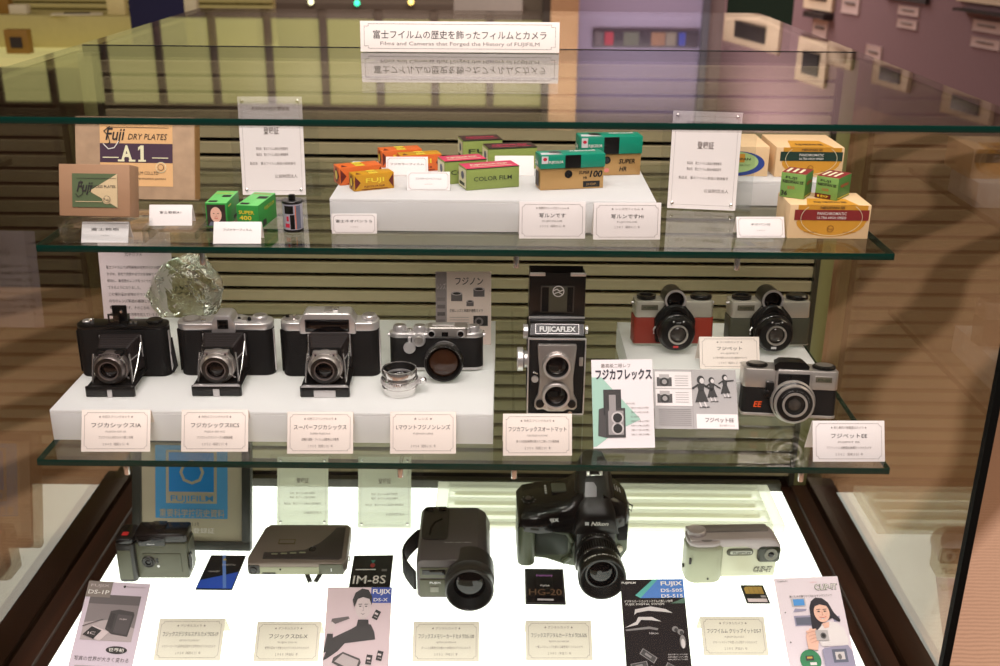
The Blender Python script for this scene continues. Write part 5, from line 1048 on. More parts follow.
b = B(); b.prism(rrect(-.012, a - .022, -.004, D - .006, .004, 4), hb + .002, hb + .0170, ALU, 'z', .002, 3, caponly=True); b.box(-.006, .026, .004, .020, hb + .0170, hb + .0185, CHR, .0006); b.build('rangefinder_housing', t)
for x, r in ((-.0065, .0042), (.0345, .0042)):
    b = B(); b.lathe([(r + .0014, 0), (r + .0014, .0014), (r, .0018), (r, .0005)], (x, -.004, hb + .0075), CHR, 'y', 24); b.lathe([(r, .0006), (0, .0010)], (x, -.004, hb + .0075), LNS, 'y', 24); b.build('rangefinder_window', t)
b = B(); b.box(.0080, .0170, -.0052, -.0036, hb + .0040, hb + .0105, LNS, .0006); b.build('finder_window', t)
knob('rewind_knob', t, (-.052, .015, hb + .007), .0092, .0090, CHR, ALU); knob('speed_dial', t, (-.0235, .015, hb + .007), .0088, .0085, CHR, ALU); knob('winding_knob', t, (.053, .015, hb + .007), .0080, .0085, CHR, ALU)
b = B(); b.lathe([(.0052, 0), (.0052, .002), (.004, .0028), (.0026, .0028), (.0026, .0045), (0, .0045)], (-.0375, .012, hb + .007), CHB, 'z', 18); b.build('release_button', t)
b = B(); b.lathe([(.0095, 0), (.0098, .0015), (.0090, .0045), (.0070, .0050), (0, .0050)], (-.0245, -.0004, hb - .002), CHR, 'y', 30); b.lathe([(.0062, .0050), (.0055, .0058), (0, .0058)], (-.0245, -.0004, hb - .002), ALU, 'y', 24); b.build('slow_speed_dial', t)
b = B(); b.lathe([(.0085, 0), (.0088, .001), (.0084, .0035), (.006, .0042), (0, .0042)], (-.0375, -.0006, hb - .0130), CHR, 'y', 30); b.box(-.0398, -.0352, -.0035, -.0006, hb - .010, hb + .002, CHR, .001); b.build('self_timer_lever', t)
for sx in (-1, 1):
    b = B(); b.lathe([(.0028, 0), (.0028, .003), (0, .003)] if sx > 0 else [(.0028, -.003), (.0028, 0), (0, 0)], (sx * a, .013, hb + .002), CHR, 'x', 14); b.build('strap_lug', t)
lz = .0215; o = (.0115, 0, lz); lt = Matrix.Identity(4)
b = B(); b.lathe([(.0200, 0), (.0205, .004), (.0215, .006), (.0220, .014), (.0230, .018), (.0262, .024), (.0268, .028), (.0268, .0400), (.0260, .0425), (.0240, .0430), (.0235, .0415)], o, BPL, 'y', 56)
for k in range(36): b.box(-.0008, .0008, .0255, .0274, .029, .036, BPL, M=Matrix.Translation(o) @ Matrix.Rotation(R(10 * k), 4, 'Y') @ Matrix(((1, 0, 0, 0), (0, 0, -1, 0), (0, 1, 0, 0), (0, 0, 0, 1))))
b.build('lens_barrel', t)
b = B(); ring(b, .0203, .0212, .001, .0030, o, CHR); b.build('lens_mount_ring', t)
b = B(); b.lathe([(.0235, .0415), (.0215, .0350), (.0208, .0340)], o, BMT, 'y', 48); b.lathe([(.0211, .0335), (.019, .0372), (.012, .0398), (.005, .0410), (0, .0412)], o, AMB, 'y', 48); b.build('lens_glass', t)
# text around the lens rim
b = B(FACE(x=o[0], y=-.0431, z=lz))
for k, ch in enumerate('FUJINON  1:1.2  f=5cm'):
    if ch == ' ': continue
    an = R(160 - 7 * k); b.M = FACE(x=o[0] + .0250 * math.cos(an), y=-.0431, z=lz + .0250 * math.sin(an)) @ Matrix.Rotation(an - PI / 2, 4, 'Z'); b.text(ch, 0, 0, .0022, WPL, .0001)
b.build('lettering', t)
# loose chrome lens
p = at(399, 397, R2); t = thing('chrome_lens', 'loose chrome lens standing on the riser left of the rangefinder camera', 'lens', (p.x, p.y + .014, R2 + .0005))
b = B(); b.lathe([(.0195, 0), (.0200, .001), (.0200, .004), (.0215, .005), (.0222, .008), (.0222, .010), (.0208, .011), (.0208, .013), (.0228, .014), (.0232, .018), (.0228, .0200), (.0212, .021), (.0205, .024), (.0218, .025), (.0220, .0305), (.0212, .0330), (.0202, .0334), (.0196, .0320)], (0, 0, 0), CHB, 'z', 56)
for k in range(48): b.box(-.0006, .0006, .0226, .0237, .0145, .0195, CHR, M=Matrix.Rotation(R(7.5 * k), 4, 'Z'))
b.build('barrel', t)
b = B(); b.lathe([(.0196, .0322), (.0165, .0235), (.0150, .0230)], (0, 0, 0), BMT, 'z', 48); ring(b, .0150, .0168, .0225, .0245, (0, 0, 0), CHR, 'z'); b.build('inner_rim', t)
b = B(); b.lathe([(.0150, .0222), (.010, .0243), (.005, .0253), (0, .0256)], (0, 0, 0), LNS, 'z', 40); b.build('lens_glass', t)
b = B(); b.box(.0215, .0290, -.004, .004, .0120, .0200, CHR, .0015); b.lathe([(.0042, 0), (.0042, .006), (.003, .0072), (0, .0072)], (.0295, .002, .016), CHB, 'y', 20); b.build('focusing_tab', t)

# twin lens reflex
p, w, rr = seat(527, 583, 415, Z2); W0 = .0735; s = w / W0
t = thing('twin_lens_camera', 'black and chrome twin lens reflex camera with its hood folded up', 'camera', (p.x, p.y, Z2 + .0005), rr - R(1), None, s); a = W0 / 2; HB = .100; D = .085
def tz(yp, dy=0):
    lo, hi = 0, .4
    for _ in range(40):
        m = (lo + hi) / 2
        if proj((p.x, p.y + dy * s, Z2 + m))[1] > yp: lo = m
        else: hi = m
    return lo / s
HB = tz(339); HF = tz(323, .012); HT = tz(273, .030)
b = B(); b.prism(rrect(-a, a, 0, D, .005, 4), 0, HB, LEA, 'z', .001, 2, caponly=True)
b.box(-a - .0004, a + .0004, -.0008, .002, HB - .0018, HB + .0006, CHR, .0006); b.box(-a - .0006, -a + .0012, -.0010, .001, .002, HB, CHR, .0005); b.box(a - .0010, a + .0006, -.0010, .001, .002, HB, CHR, .0005); b.box(-a, a, -.001, .001, 0, .002, CHR, .0005); b.build('body', t)
b = B(); b.box(-a + .0015, a - .0015, .0030, D - .002, HB, HB + .003, BPL, .001); b.loft([[(-a + .002, .004, HB + .003), (a - .002, .004, HB + .003), (a - .002, D - .004, HB + .003), (-a + .002, D - .004, HB + .003)], [(-a + .003, .012, HF), (a - .003, .012, HF), (a - .003, D - .008, HF), (-a + .003, D - .008, HF)]], BPL); b.build('name_block', t)
ny = (.004 + .012) / 2 - .0013; tiltn = math.degrees(math.atan2(.008, HF - HB - .003))
b = B(FACE(y=.0037, z=HB + .003, tilt=tiltn)); LN = math.hypot(.008, HF - HB - .003); b.frame(-a + .009, a - .009, LN * .12, LN * .9, .0005, CHR, .0004); b.text('FUJICAFLEX', 0, LN * .5, LN * .55, mat('silver print'), .0005, width=.046, bold=.03); b.build('lettering', t)
# hood: four thin walls, open on top
b = B(); ht = .0012; x = a - .0015; z0 = HF
b.box(-x, x, .0250, .0250 + ht, z0 - .004, HT, BPL, .0004); b.build('hood_front', t)
for sx in (-1, 1):
    b = B(); b.prism([(.0262, z0), (D - .012, z0), (D - .018, HT - .006), (.0262, HT)], sx * x - ht / 2, sx * x + ht / 2, BPL, 'x'); b.build('hood_side', t)
b = B(); b.box(-x, x, D - .014, D - .0128, z0, HT - .004, BPL, .0004); b.build('hood_back', t)
b = B(); b.box(-a + .0015, a - .0015, .010, .028, z0 - .001, z0 + .0008, BPL, .0003); b.box(-x - .001, x + .001, .0225, .0250, z0 + .0008, z0 + .0038, CHR, .0008); b.build('hood_hinge', t)
b = B(); b.box(-a * .58, a * .58, .0240, .0250, z0 + .009, HT - .016, mat('dull frame', rgb(58, 56, 52), .4), .0004); b.box(-a * .54, a * .54, .0236, .0242, z0 + .0105, HT - .0175, BMT); b.box(-a * .30, a * .34, .0228, .0238, z0 + .0105, HT - .0172, mat('dark olive plate', rgb(64, 64, 52), .4), .0003); b.build('sports_finder', t)
b = B(FACE(x=.001, y=.0226, z=(z0 + HT) / 2 + .008)); b.disc(0, 0, .0075, .0075, mat('silver print'), .0001, 28); b.disc(0, 0, .0064, .0064, mat('dark olive plate'), .0002, 28); b.line([(-.006, .001), (-.002, .003), (.002, 0), (.006, .002)], .0013, mat('silver print'), .0003); b.line([(-.005, -.003), (0, -.001), (.005, -.004)], .0011, mat('silver print'), .0003); b.build('crest', t)
for sx in (-1, 1):
    b = B(); b.box(min(sx * .016, sx * (x + .0006)), max(sx * .016, sx * (x + .0006)), .0236, .0275, HT - .0030, HT + .0012, CHR, .0008); b.build('hood_corner', t)
# lens board
zb, zt_ = .010, HB - .006; H = zt_ - zb
out = [(-.0230, zb + .022), (-.0275, zb + .012), (-.0278, zb + .004), (-.0240, zb), (-.0160, zb + .001), (-.0100, zb - .002), (.0100, zb - .002), (.0160, zb + .001), (.0240, zb), (.0278, zb + .004), (.0275, zb + .012), (.0230, zb + .022), (.0215, zb + H * .5), (.0250, zt_ - .004), (.0245, zt_), (-.0245, zt_), (-.0250, zt_ - .004), (-.0215, zb + H * .5)]
b = B(); b.prism(out[::-1], -.0075, -.0005, ALU, 'y', .0014, 2); b.build('lens_board', t)
zu, zl = zb + H * .70, zb + H * .245
for z_, nm in ((zu, 'viewing_lens'), (zl, 'taking_lens')):
    o = (0, -.0070, z_); b = B(); b.lathe([(.0185, -.002), (.0190, 0), (.0190, .004), (.0182, .0065), (.0165, .0075), (.0155, .0070)], o, ALU, 'y', 48); rg = b.build(nm + '_ring', t)
    b = B(); ring(b, .0148, .0172, .0060, .0085, o, CHR); b.lathe([(.0155, .0075), (.0140, .0040), (.0125, .0030)], o, BMT, 'y', 40); b.build('rim', rg)
    b = B(); b.lathe([(.0135, .0030), (.010, .0052), (.005, .0065), (0, .0068)], o, LNS, 'y', 40); b.build('lens_glass', rg)
for sx in (-1, 1):
    b = B(); b.lathe([(.0052, 0), (.0055, .0015), (.0052, .0035), (.0042, .0038), (0, .0036)], (sx * .0205, -.0075, zb + .010), BPL, 'y', 26); b.build('control_wheel', t)
b = B(); b.lathe([(.0030, 0), (.0034, .003), (.0028, .005), (0, .005)], (.019, -.0005, .0045), CHB, 'y', 18); b.build('release_button', t)
b = B(); b.tube([(-.0245, -.004, zu - .014), (-.0285, -.006, zu - .011), (-.0300, -.006, zu - .012)], .0011, CHB); b.lathe([(.0045, 0), (.0045, .003), (0, .003)], (-.0275, -.001, zu - .022), CHR, 'y', 20); b.build('shutter_lever', t)
b = B(); b.box(.0290, .0340, -.0015, .0, zu - .004, zu + .008, ALU, .0004); b.build('side_badge', t)
b = B(); b.lathe([(.0150, -.0135), (.0158, -.0125), (.0158, -.006), (.0135, -.0055), (.0110, -.004), (.0110, 0)], (-a, .026, zu - .006), CHR, 'x', 36); b.build('focusing_knob', t)
b = B(); b.lathe([(.0090, -.0060), (.0095, -.0055), (.0095, 0)], (-a, .030, HB - .002), CHR, 'x', 28); b.build('strap_lug', t)
b = B(); b.lathe([(.0055, 0), (.0055, .0035), (0, .0035)], (a, .022, HB + .004), CHR, 'x', 24); b.build('hood_pivot', t)

# compact 6x6 cameras: red and grey
def compact(label, xl, xr, yb, mbody, acc):
    p, w, rr = seat(xl, xr, yb, R3); W0 = .112; s = w / W0
    t = thing('compact_camera', label, 'camera', (p.x, p.y, R3 + .0042), rr, None, s); t.rotation_euler.x = R(-6); a = W0 / 2; D = .036; H = .066; hm = .040
    b = B(); b.prism(rrect(-a - .0015, a + .0015, 0, D, .005, 5), .0006, hm, mbody, 'z', .0008, 2, caponly=True); b.prism(rrect(-a - .0018, a + .0018, -.0004, D + .0004, .005, 5), 0, .0014, mat('pale metal', rgb(176, 172, 158), .35, .6), 'z'); b.build('body', t)
    TPM = mat('warm satin metal', rgb(186, 180, 168), .38, .55)
    b = B(); b.prism(rrect(-a, a, -.001, D + .001, .005, 5), hm, H - .002, TPM, 'z', .0014, 2, caponly=True); b.build('top_housing', t)
    b = B(); b.box(-a + .008, -a + .032, -.0018, -.0008, H - .0150, H - .0070, mat('dull olive badge', rgb(98, 92, 78), .4, .3), .0004); b.build('name_badge', t)
    b = B(FACE(y=-.0018)); b.text('FUJIPET', -a + .020, H - .0110, .0042, mat('dark green print'), .0002, width=.018, bold=.02); b.build('lettering', t)
    # black front piece
    b = B(); b.prism([(-.0265, .006), (.0265, .006), (.0290, hm - .002), (.0250, hm + .006), (.0130, H - .006), (-.0130, H - .006), (-.0250, hm + .006), (-.0290, hm - .002)], -.012, .0002, BMT, 'y', .0015, 2, top=1.0); b.build('front_plate', t)
    lz = .0240; o = (0, -.0115, lz)
    b = B(); b.lathe([(.0262, 0), (.0268, .002), (.0268, .010), (.0260, .013), (.0250, .0135), (.0236, .0225), (.0222, .0240), (.0150, .0240)], o, BPL, 'y', 56)
    for k in range(44): b.box(-.0006, .0006, .0265, .0273, .003, .009, BPL, M=Matrix.Translation(o) @ Matrix.Rotation(2 * PI * k / 44, 4, 'Y') @ Matrix(((1, 0, 0, 0), (0, 0, -1, 0), (0, 1, 0, 0), (0, 0, 0, 1))))
    b.build('lens_barrel', t)
    b = B(); ring(b, .0118, .0142, .0225, .0258, o, mat('dull silver', rgb(206, 200, 192), .3, .8)); b.lathe([(.0150, .0240), (.0118, .0215)], o, BMT, 'y', 40); b.build('lens_rim', t)
    b = B(); b.lathe([(.0118, .0205), (.008, .0228), (.004, .0238), (0, .0241)], o, mat('smoky lens', rgb(62, 58, 54), .08, .2, .8), 'y', 36); b.build('lens_glass', t)
    b = B(FACE(y=-.0356)); b.rect(-.0062, .0012, lz - .0193, lz - .0162, acc, .0003)
    for q in (-.007, .007): b.disc(q, lz + .019, .0012, .0012, mat('silver print'), .0003, 10)
    b.text('12345', 0, lz + .0175, .0024, mat('silver print'), .0003, width=.006); b.build('marking', t)
    b = B(); b.tube([(-.0285, -.013, lz + .006), (-.0315, -.015, lz + .002), (-.0310, -.015, lz - .004)], .0012, CHR); b.build('shutter_lever', t)
    # domed light shade above the lens
    b = B(); b.lathe([(.0190, 0), (.0190, .004), (.0170, .0065), (.012, .007)], (0, -.0085, hm + .003), BPL, 'y', 40); b.build('lens_shade', t)
    b = B(); b.tube([(-.0115, -.0180, lz + .0215), (-.006, -.0180, lz + .0242), (0, -.0180, lz + .0250), (.006, -.0180, lz + .0242), (.0115, -.0180, lz + .0215)], .0014, mat('silver print'), 8, flat=.5); b.build('bright_arc', t)
    # finder tube on top
    fo = (-.001, .020, H + .0015); b = B(); b.lathe([(.0135, -.012), (.0150, -.010), (.0152, .024), (.0145, .030), (.0128, .030), (.0125, .024)], fo, BPL, 'y', 44); b.build('finder_tube', t)
    b = B(); ring(b, .0124, .0152, .0288, .0310, fo, CHR, 'y', 44); b.build('finder_rim', t)
    b = B(); b.lathe([(.0126, .024), (.008, .0262), (0, .0272)], fo, LNS, 'y', 36); b.build('finder_glass', t)
    knob('winding_knob', t, (a - .015, .018, H - .002), .0150, .0065, BPL); knob('film_knob', t, (-a + .0175, .018, H - .002), .0135, .0025, BPL)
    b = B(); b.lathe([(.0135, .0025), (.0140, .004), (.0140, .0060), (.0105, .0060), (.0095, .0035), (.0095, .0025)], (-a + .0175, .018, H - .002), BPL, 'z', 30); b.build('film_knob_rim', t)
    for sx in (-1, 1):
        b = B(); b.lathe([(.002, -.002), (.002, .002), (0, .002)], (sx * (a + .002), .018, H - .008), CHR, 'x', 12); b.build('strap_lug', t)
compact('compact camera with red body and round finder tube', 634, 711, 347, mat('brick red paint', rgb(134, 38, 20), .5), mat('red print'))
compact('compact camera with dark green grey body and round finder tube', 729, 807, 348, mat('green grey paint', rgb(60, 60, 46), .5), mat('silver print'))

# the one with automatic exposure
p, w, rr = seat(741, 833, 421, Z2, 1); W0 = .126; s = w / W0
t = thing('compact_camera', 'silver and black compact camera with big ringed lens at the front of the right side', 'camera', (p.x, p.y, Z2 + .0066), rr - R(5), None, s); t.rotation_euler.x = R(-8.5); a = W0 / 2; D = .040; H = .066; hm = .040
SM_ = mat('satin silver', rgb(188, 182, 176), .32, .7)
b = B(); b.prism(rrect(-a, a, 0, D, .006, 5), .004, hm, LEA, 'z', 0); b.prism(rrect(-a - .0008, a + .0008, -.0008, D + .0008, .0065, 5), 0, .004, SM_, 'z', .0008, 2, caponly=True); b.build('body', t)
b = B(); b.prism(rrect(-a - .0005, a + .0005, -.001, D + .001, .0062, 5), hm, H, SM_, 'z', .0012, 2, caponly=True); b.build('top_housing', t)
b = B(); b.box(a - .030, a - .0085, -.0022, -.0008, H - .0150, H - .0075, mat('dull olive badge'), .0004); b.box(a - .031, a - .0075, -.0016, -.0008, H - .016, H - .0065, SM_, .0003); b.build('name_badge', t)
b = B(FACE(y=-.0022)); b.text('FUJI', a - .019, H - .0112, .0045, mat('dark green print'), .0002, width=.016, bold=.02); b.build('lettering', t)
b = B(); b.prism([(-.0215, hm - .014), (.0250, hm - .014), (.0270, H - .003), (.0235, H + .0015), (-.0175, H + .0015), (-.0205, H - .003)], -.006, .002, SM_, 'y', .001); b.build('front_panel', t)
b = B(); b.box(-.0180, .0240, -.0075, -.0055, H - .0205, H - .0035, BPL, .001); b.box(-.0035, .0, -.0079, -.0070, H - .019, H - .005, BMT); b.build('finder_window', t)
b = B(); secs = []
for k in range(7):
    f = k / 6; y = -.002 + .046 * f; h = .0125 * math.sin(PI * min(1, .35 + f * .5)) * (1 if f < .7 else 1 - .3 * (f - .7)); hx = .0235 - .006 * f
    secs.append([(-hx + .001, y, H - .001), (-hx, y, H + h * .55), (-hx + .006, y, H + h), (0, y, H + h * 1.04), (hx - .006, y, H + h), (hx, y, H + h * .55), (hx - .001, y, H - .001)])
b.loft(secs, BPL); b.build('finder_hump', t, 50)
knob('winding_knob', t, (a - .0165, .018, H), .0150, .0050, BPL, mat('pewter disc', rgb(150, 144, 138), .35, .7)); knob('film_knob', t, (-a + .0190, .018, H), .0140, .0045, BPL, mat('pewter disc'))
b = B(); b.box(-.0335, -.0225, -.0075, -.0005, hm - .012, hm + .010, BPL, .0015); b.box(-.0385, -.0290, -.0110, -.0070, hm - .0065, hm - .0015, BMT, .001); b.build('shutter_slide', t)
b = B(FACE(y=-.0003)); b.text('EE', -a + .0205, .0165, .0115, mat('bright orange print', rgb(232, 84, 24), .5), .0003, width=.0115, bold=.015, shear=.2); b.build('badge_letters', t)
lz = .0245; o = (.0035, -.001, lz)
b = B(); b.lathe([(.0290, 0), (.0298, .003), (.0298, .010), (.0285, .012), (.0275, .012)], o, SM_, 'y', 56); b.lathe([(.0275, .012), (.0262, .013), (.0262, .0165)], o, BPL, 'y', 56); b.lathe([(.0262, .0165), (.0268, .0170), (.0268, .0215), (.0255, .0235), (.0240, .0235), (.0235, .0225)], o, SM_, 'y', 56); b.build('lens_rings', t)
b = B(); b.lathe([(.0235, .0228), (.0200, .0240), (.0165, .0240)], o, BPL, 'y', 56); b.lathe([(.0138, .0250), (.0105, .0205)], o, BMT, 'y', 40); b.build('lens_barrel', t)
b = B(); ring(b, .0138, .0168, .0225, .0260, o, SM_); b.build('lens_rim', t)
b = B(); b.lathe([(.0118, .0205), (.008, .0228), (.004, .0238), (0, .0241)], o, mat('smoky lens'), 'y', 36); b.build('lens_glass', t)
b = B(FACE(x=o[0], y=-.0252, z=lz))
for k, ch in enumerate('FUJINAR 1:11 f=8cm'):
    if ch == ' ': continue
    an = R(150 - 8 * k); b.M = FACE(x=o[0] + .0196 * math.cos(an), y=-.0251, z=lz + .0196 * math.sin(an)) @ Matrix.Rotation(an - PI / 2, 4, 'Z'); b.text(ch, 0, 0, .0022, mat('silver print'), .0001)
b.build('lens_lettering', t)
# ================================================================ digital cameras on the glowing floor
OG = mat('dark olive grey plastic', rgb(76, 77, 60), .42); OG2 = mat('charcoal plastic', rgb(36, 35, 33), .38); GP = mat('glossy black plastic', rgb(16, 15, 16), .16)
TP = mat('taupe plastic', rgb(120, 108, 98), .42, .1); TPD = mat('dark taupe plastic', rgb(52, 45, 44), .4); LGP = mat('pale olive plastic', rgb(140, 142, 116), .45)
# box shaped still camera
p, w, rr = seat(121, 190, 579, Z3); W0 = .108; s = w / W0
t = thing('digital_still_camera', 'dark box shaped digital camera with a red button, in front of the blue plaque', 'camera', (p.x, p.y, Z3 + .0008), rr, None, s); a = W0 / 2; D = .040; H = .080
b = B(); b.box(-a + .028, a, 0, D, 0, H - .016, OG, .003); b.box(-a + .028, a, .001, D, H - .0165, H, GP, .0035, 3); b.build('body', t)
b = B(); b.box(-a + .050, -a + .072, .010, D - .004, H - .001, H + .0035, GP, .0015); b.build('top_hump', t)
b = B(); b.prism(rrect(-a, -a + .029, -.010, D - .002, .008, 5), 0, H - .013, OG2, 'z', .002, 2, caponly=True); b.prism(rrect(-a + .0005, -a + .0285, -.009, D - .003, .008, 5), H - .013, H - .003, GP, 'z', .003, 3, caponly=True); b.build('hand_grip', t)
b = B(); b.box(-a + .009, -a + .019, .002, .011, H - .0035, H - .0012, mat('red button', rgb(196, 40, 40), .35), .001); b.build('red_button', t)
b = B(); b.prism(rrect(-a + .004, -a + .024, -.0112, -.0095, .0007, 2), .006, H - .022, OG, 'z', .0004); b.build('grip_pad', t)
b = B(); b.box(-a + .034, -a + .076, -.0014, .002, H - .0200, H - .0045, GP, .0012); b.box(-a + .040, -a + .070, -.0018, -.001, H - .0175, H - .0075, LNS, .0005); b.build('flash_window', t)
b = B(FACE(y=-.002)); b.rect(-a + .048, -a + .060, H - .0165, H - .0155, mat('silver print'), .0002); b.build('marking', t)
b = B(); b.box(-a + .038, a - .010, -.0012, .001, .012, .046, OG, .0006); b.build('front_panel', t)
o = (-a + .0475, -.001, .0320); b = B(); b.lathe([(.0100, 0), (.0104, .0012), (.0090, .0030), (.0068, .0020), (.0068, .0010)], o, OG2, 'y', 36); ring(b, .0048, .0064, .0008, .0030, o, GP); b.build('lens_ring', t)
b = B(); b.lathe([(.0048, .0010), (.003, .0020), (0, .0024)], o, LNS, 'y', 28); b.build('lens_glass', t)
for q, z in ((.0605, .036), (.0605, .031), (.0620, .024)):
    b = B(); b.lathe([(.0022, 0), (.0022, .0012), (.0012, .0012), (0, .0008)], (-a + q, -.001, z), GP if z > .03 else mat('silver print'), 'y', 16); b.build('sensor_eye', t)
b = B(); b.box(a - .0005, a + .002, .006, D - .004, .010, H - .018, OG, .001); b.box(a + .001, a + .0045, .002, .010, .016, .044, GP, .001); b.build('side_door', t)

# flat slanted camera on little legs
p, w, rr = seat(247, 345, 583, Z3); W0 = .148; s = w / W0
t = thing('flat_digital_camera', 'flat taupe digital camera propped on two short legs', 'camera', (p.x, p.y + .010, Z3 + .0075), rr, None, s); a = W0 / 2; D = .092; H = .023; t.rotation_euler.x = R(8)
out = [(-a + .004, .0), (-a, .006), (-a - .001, .016), (-a + .013, D - .008), (-a + .021, D), (a - .006, D), (a, D - .006), (a + .001, .012), (a - .004, .0)]
b = B(); b.prism(out, 0, H, TP, 'z', .003, 3, caponly=True); b.build('body', t)
b = B(); b.prism([(-a + .004, -.0008), (-a + .002, .010), (a - .020, .010), (a - .040, -.0008)], .0015, H - .007, LGP, 'z', .0006); b.prism([(a - .040, -.0010), (a - .02, .008), (a - .004, .008), (a - .003, -.0010)], .0015, H - .002, OG, 'z', .0006); b.build('front_band', t)
b = B(); b.prism([(-a + .022, .010), (-a + .022, .024), (-.022, .025), (.010, .030), (.030, .045), (.044, .066), (.052, D - .010), (a - .008, D - .009), (a - .006, .012), (a - .010, .008)], H - .0004, H + .0018, TPD, 'z', .0010, 2, caponly=True); b.build('top_sweep', t)
b = B(); b.prism(rrect(-a + .040, -a + .066, .044, .055, .001, 2), H - .0002, H + .0006, mat('olive gold badge', rgb(96, 84, 52), .35, .4), 'z'); b.prism(rrect(-a + .0415, -a + .0645, .0455, .0535, .001, 2), H + .0005, H + .0008, TP, 'z'); b.build('top_badge', t)
b = B(); b.lathe([(.0052, 0), (.0055, .001), (.0048, .0016), (.0042, .0010), (0, .0010)], (.021, .030, H + .0014), GP, 'z', 24); b.build('round_button', t)
for k in range(4):
    b = B(); b.prism(rrect(-.040 + k * .014, -.030 + k * .014, .018 + k * .001, .0205 + k * .001, .001, 2), H + .0016, H + .0024, LGP, 'z'); b.build('function_button', t)
o = (-a + .0095, -.0004, .0115); b = B(); b.box(-a + .001, -a + .019, -.0022, .004, .003, H - .003, OG2, .002); b.lathe([(.0062, 0), (.0062, .0040), (.0050, .0044), (.0046, .0034)], o, GP, 'y', 30); b.build('lens_barrel', t)
b = B(); b.lathe([(.0048, .0034), (.003, .0042), (0, .0045)], o, LNS, 'y', 24); b.build('lens_glass', t)
b = B(); b.box(-a + .022, -a + .042, -.0018, .0, .0025, .0055, OG2, .0005); b.lathe([(.0014, 0), (.0014, .001), (0, .001)], (-a + .050, -.0008, .012), BMT, 'y', 12); b.build('front_detail', t)
b = B(FACE(y=-.0014)); b.text('1', a - .021, .0115, .0085, mat('silver print'), .0002, bold=.02); b.build('marking', t)
for x, dx in ((.016, -.010), (.034, .010)):
    b = B(); b.tube([(x + dx * .4, .012, .002), (x, .0, -.001), (x - dx * .5, -.010, -.0045)], .0026, OG2, 10, flat=1.4); b.build('leg', t)
b = B(); b.tube([(a, .03, H * .6), (a + .004, .028, H * .5), (a + .004, .022, H * .4), (a, .020, H * .4)], .001, CHR); b.build('strap_ring', t)

# camcorder shaped camera
p, w, rr = seat(417, 490, 600, Z3); W0 = .104; s = w / W0
t = thing('camcorder_camera', 'dark grey camcorder shaped camera with hand strap and wide round lens', 'camera', (p.x, p.y + .004, Z3 + .0008), rr, None, s); a = W0 / 2; D = .146; H = .064
MG = mat('dark metallic grey', rgb(86, 80, 80), .38, .25)
pro = [(-a, .004), (-a + .003, 0), (a - .014, 0), (a - .003, .006), (a, .018), (a, H - .022), (a - .006, H - .008), (a - .018, H), (-a + .004, H), (-a, H - .004)]
b = B(); secs = []
for y, q, zz in ((-.0, .96, .0), (.004, 1, 0), (D - .012, 1, 0), (D - .003, .97, 0), (D, .90, -.002)): secs.append([(x * q, y, .5 * H + (z - .5 * H) * q) for x, z in pro])
b.loft(secs, MG); b.build('body', t, 30)
b = B(); b.prism(rrect(-a + .003, -a + .043, .050, D - .004, .010, 6), H - .0005, H + .0022, OG2, 'z', .0012, 2, caponly=True); b.build('grip_panel', t)
b = B(); b.tube([(-a + .016, .062, H + .002), (-a + .017, .080, H + .0025), (-a + .022, .095, H + .0025), (-a + .032, .105, H + .002)], .0018, BMT, 8); b.build('grip_groove', t)
for x, y, m_ in ((-a + .012, D - .014, BMT), (-a + .032, D - .013, GP)):
    b = B(); b.prism(rrect(x - .006, x + .006, y - .005, y + .005, .002, 3), H + .002, H + .0042, m_, 'z', .0006); b.build('top_button', t)
b = B(); b.box(-a + .004, -a + .046, -.002, .004, .034, .051, OG, .002); b.box(-a + .008, -a + .041, -.0028, -.001, .0405, .0485, LNS, .0008); b.build('finder_window', t)
b = B(); b.box(-a + .004, -a + .047, -.0022, .002, .004, .032, OG, .0015); b.box(-a + .019, -a + .031, -.0036, -.001, .012, .021, mat('grey key', rgb(120, 120, 108), .4), .0006); b.build('front_panel', t)
b = B(FACE(y=-.0024)); b.text('FUJIX', -a + .026, .0275, .0045, mat('silver print'), .0003, width=.016, bold=.02); b.M = Matrix.Translation((0, 0, H + .0001)); b.text('MEMORY CARD CAMERA', .005, .044, .0035, mat('silver print'), .0003, width=.040); b.build('lettering', t)
o = (a - .0290, 0, .0325); b = B(); b.lathe([(.0345, -.030), (.0350, -.010), (.0350, .006), (.0335, .008), (.0330, .020), (.0340, .022), (.0340, .029), (.0325, .031), (.0312, .030)], o, OG2, 'y', 56); b.build('lens_barrel', t)
b = B(); b.lathe([(.0312, .0300), (.0245, .018), (.0225, .016)], o, BMT, 'y', 48); b.build('lens_hood', t)
b = B(); b.lathe([(.0230, .0155), (.016, .0195), (.008, .0212), (0, .0218)], o, LNS, 'y', 44); b.build('lens_glass', t)
b = B(); st = []
for k in range(9):
    f = k / 8; an = PI * f; x = -a - .001 - .020 * math.sin(an); y = .006 + (D - .050) * f; z0_ = .010 + .012 * f; z1_ = .040 + .010 * f
    st.append([(x, y, z0_), (x - .0035, y, z0_), (x - .0035, y, z1_), (x, y, z1_)])
b.loft(st, BLK); b.build('hand_strap', t, 40)

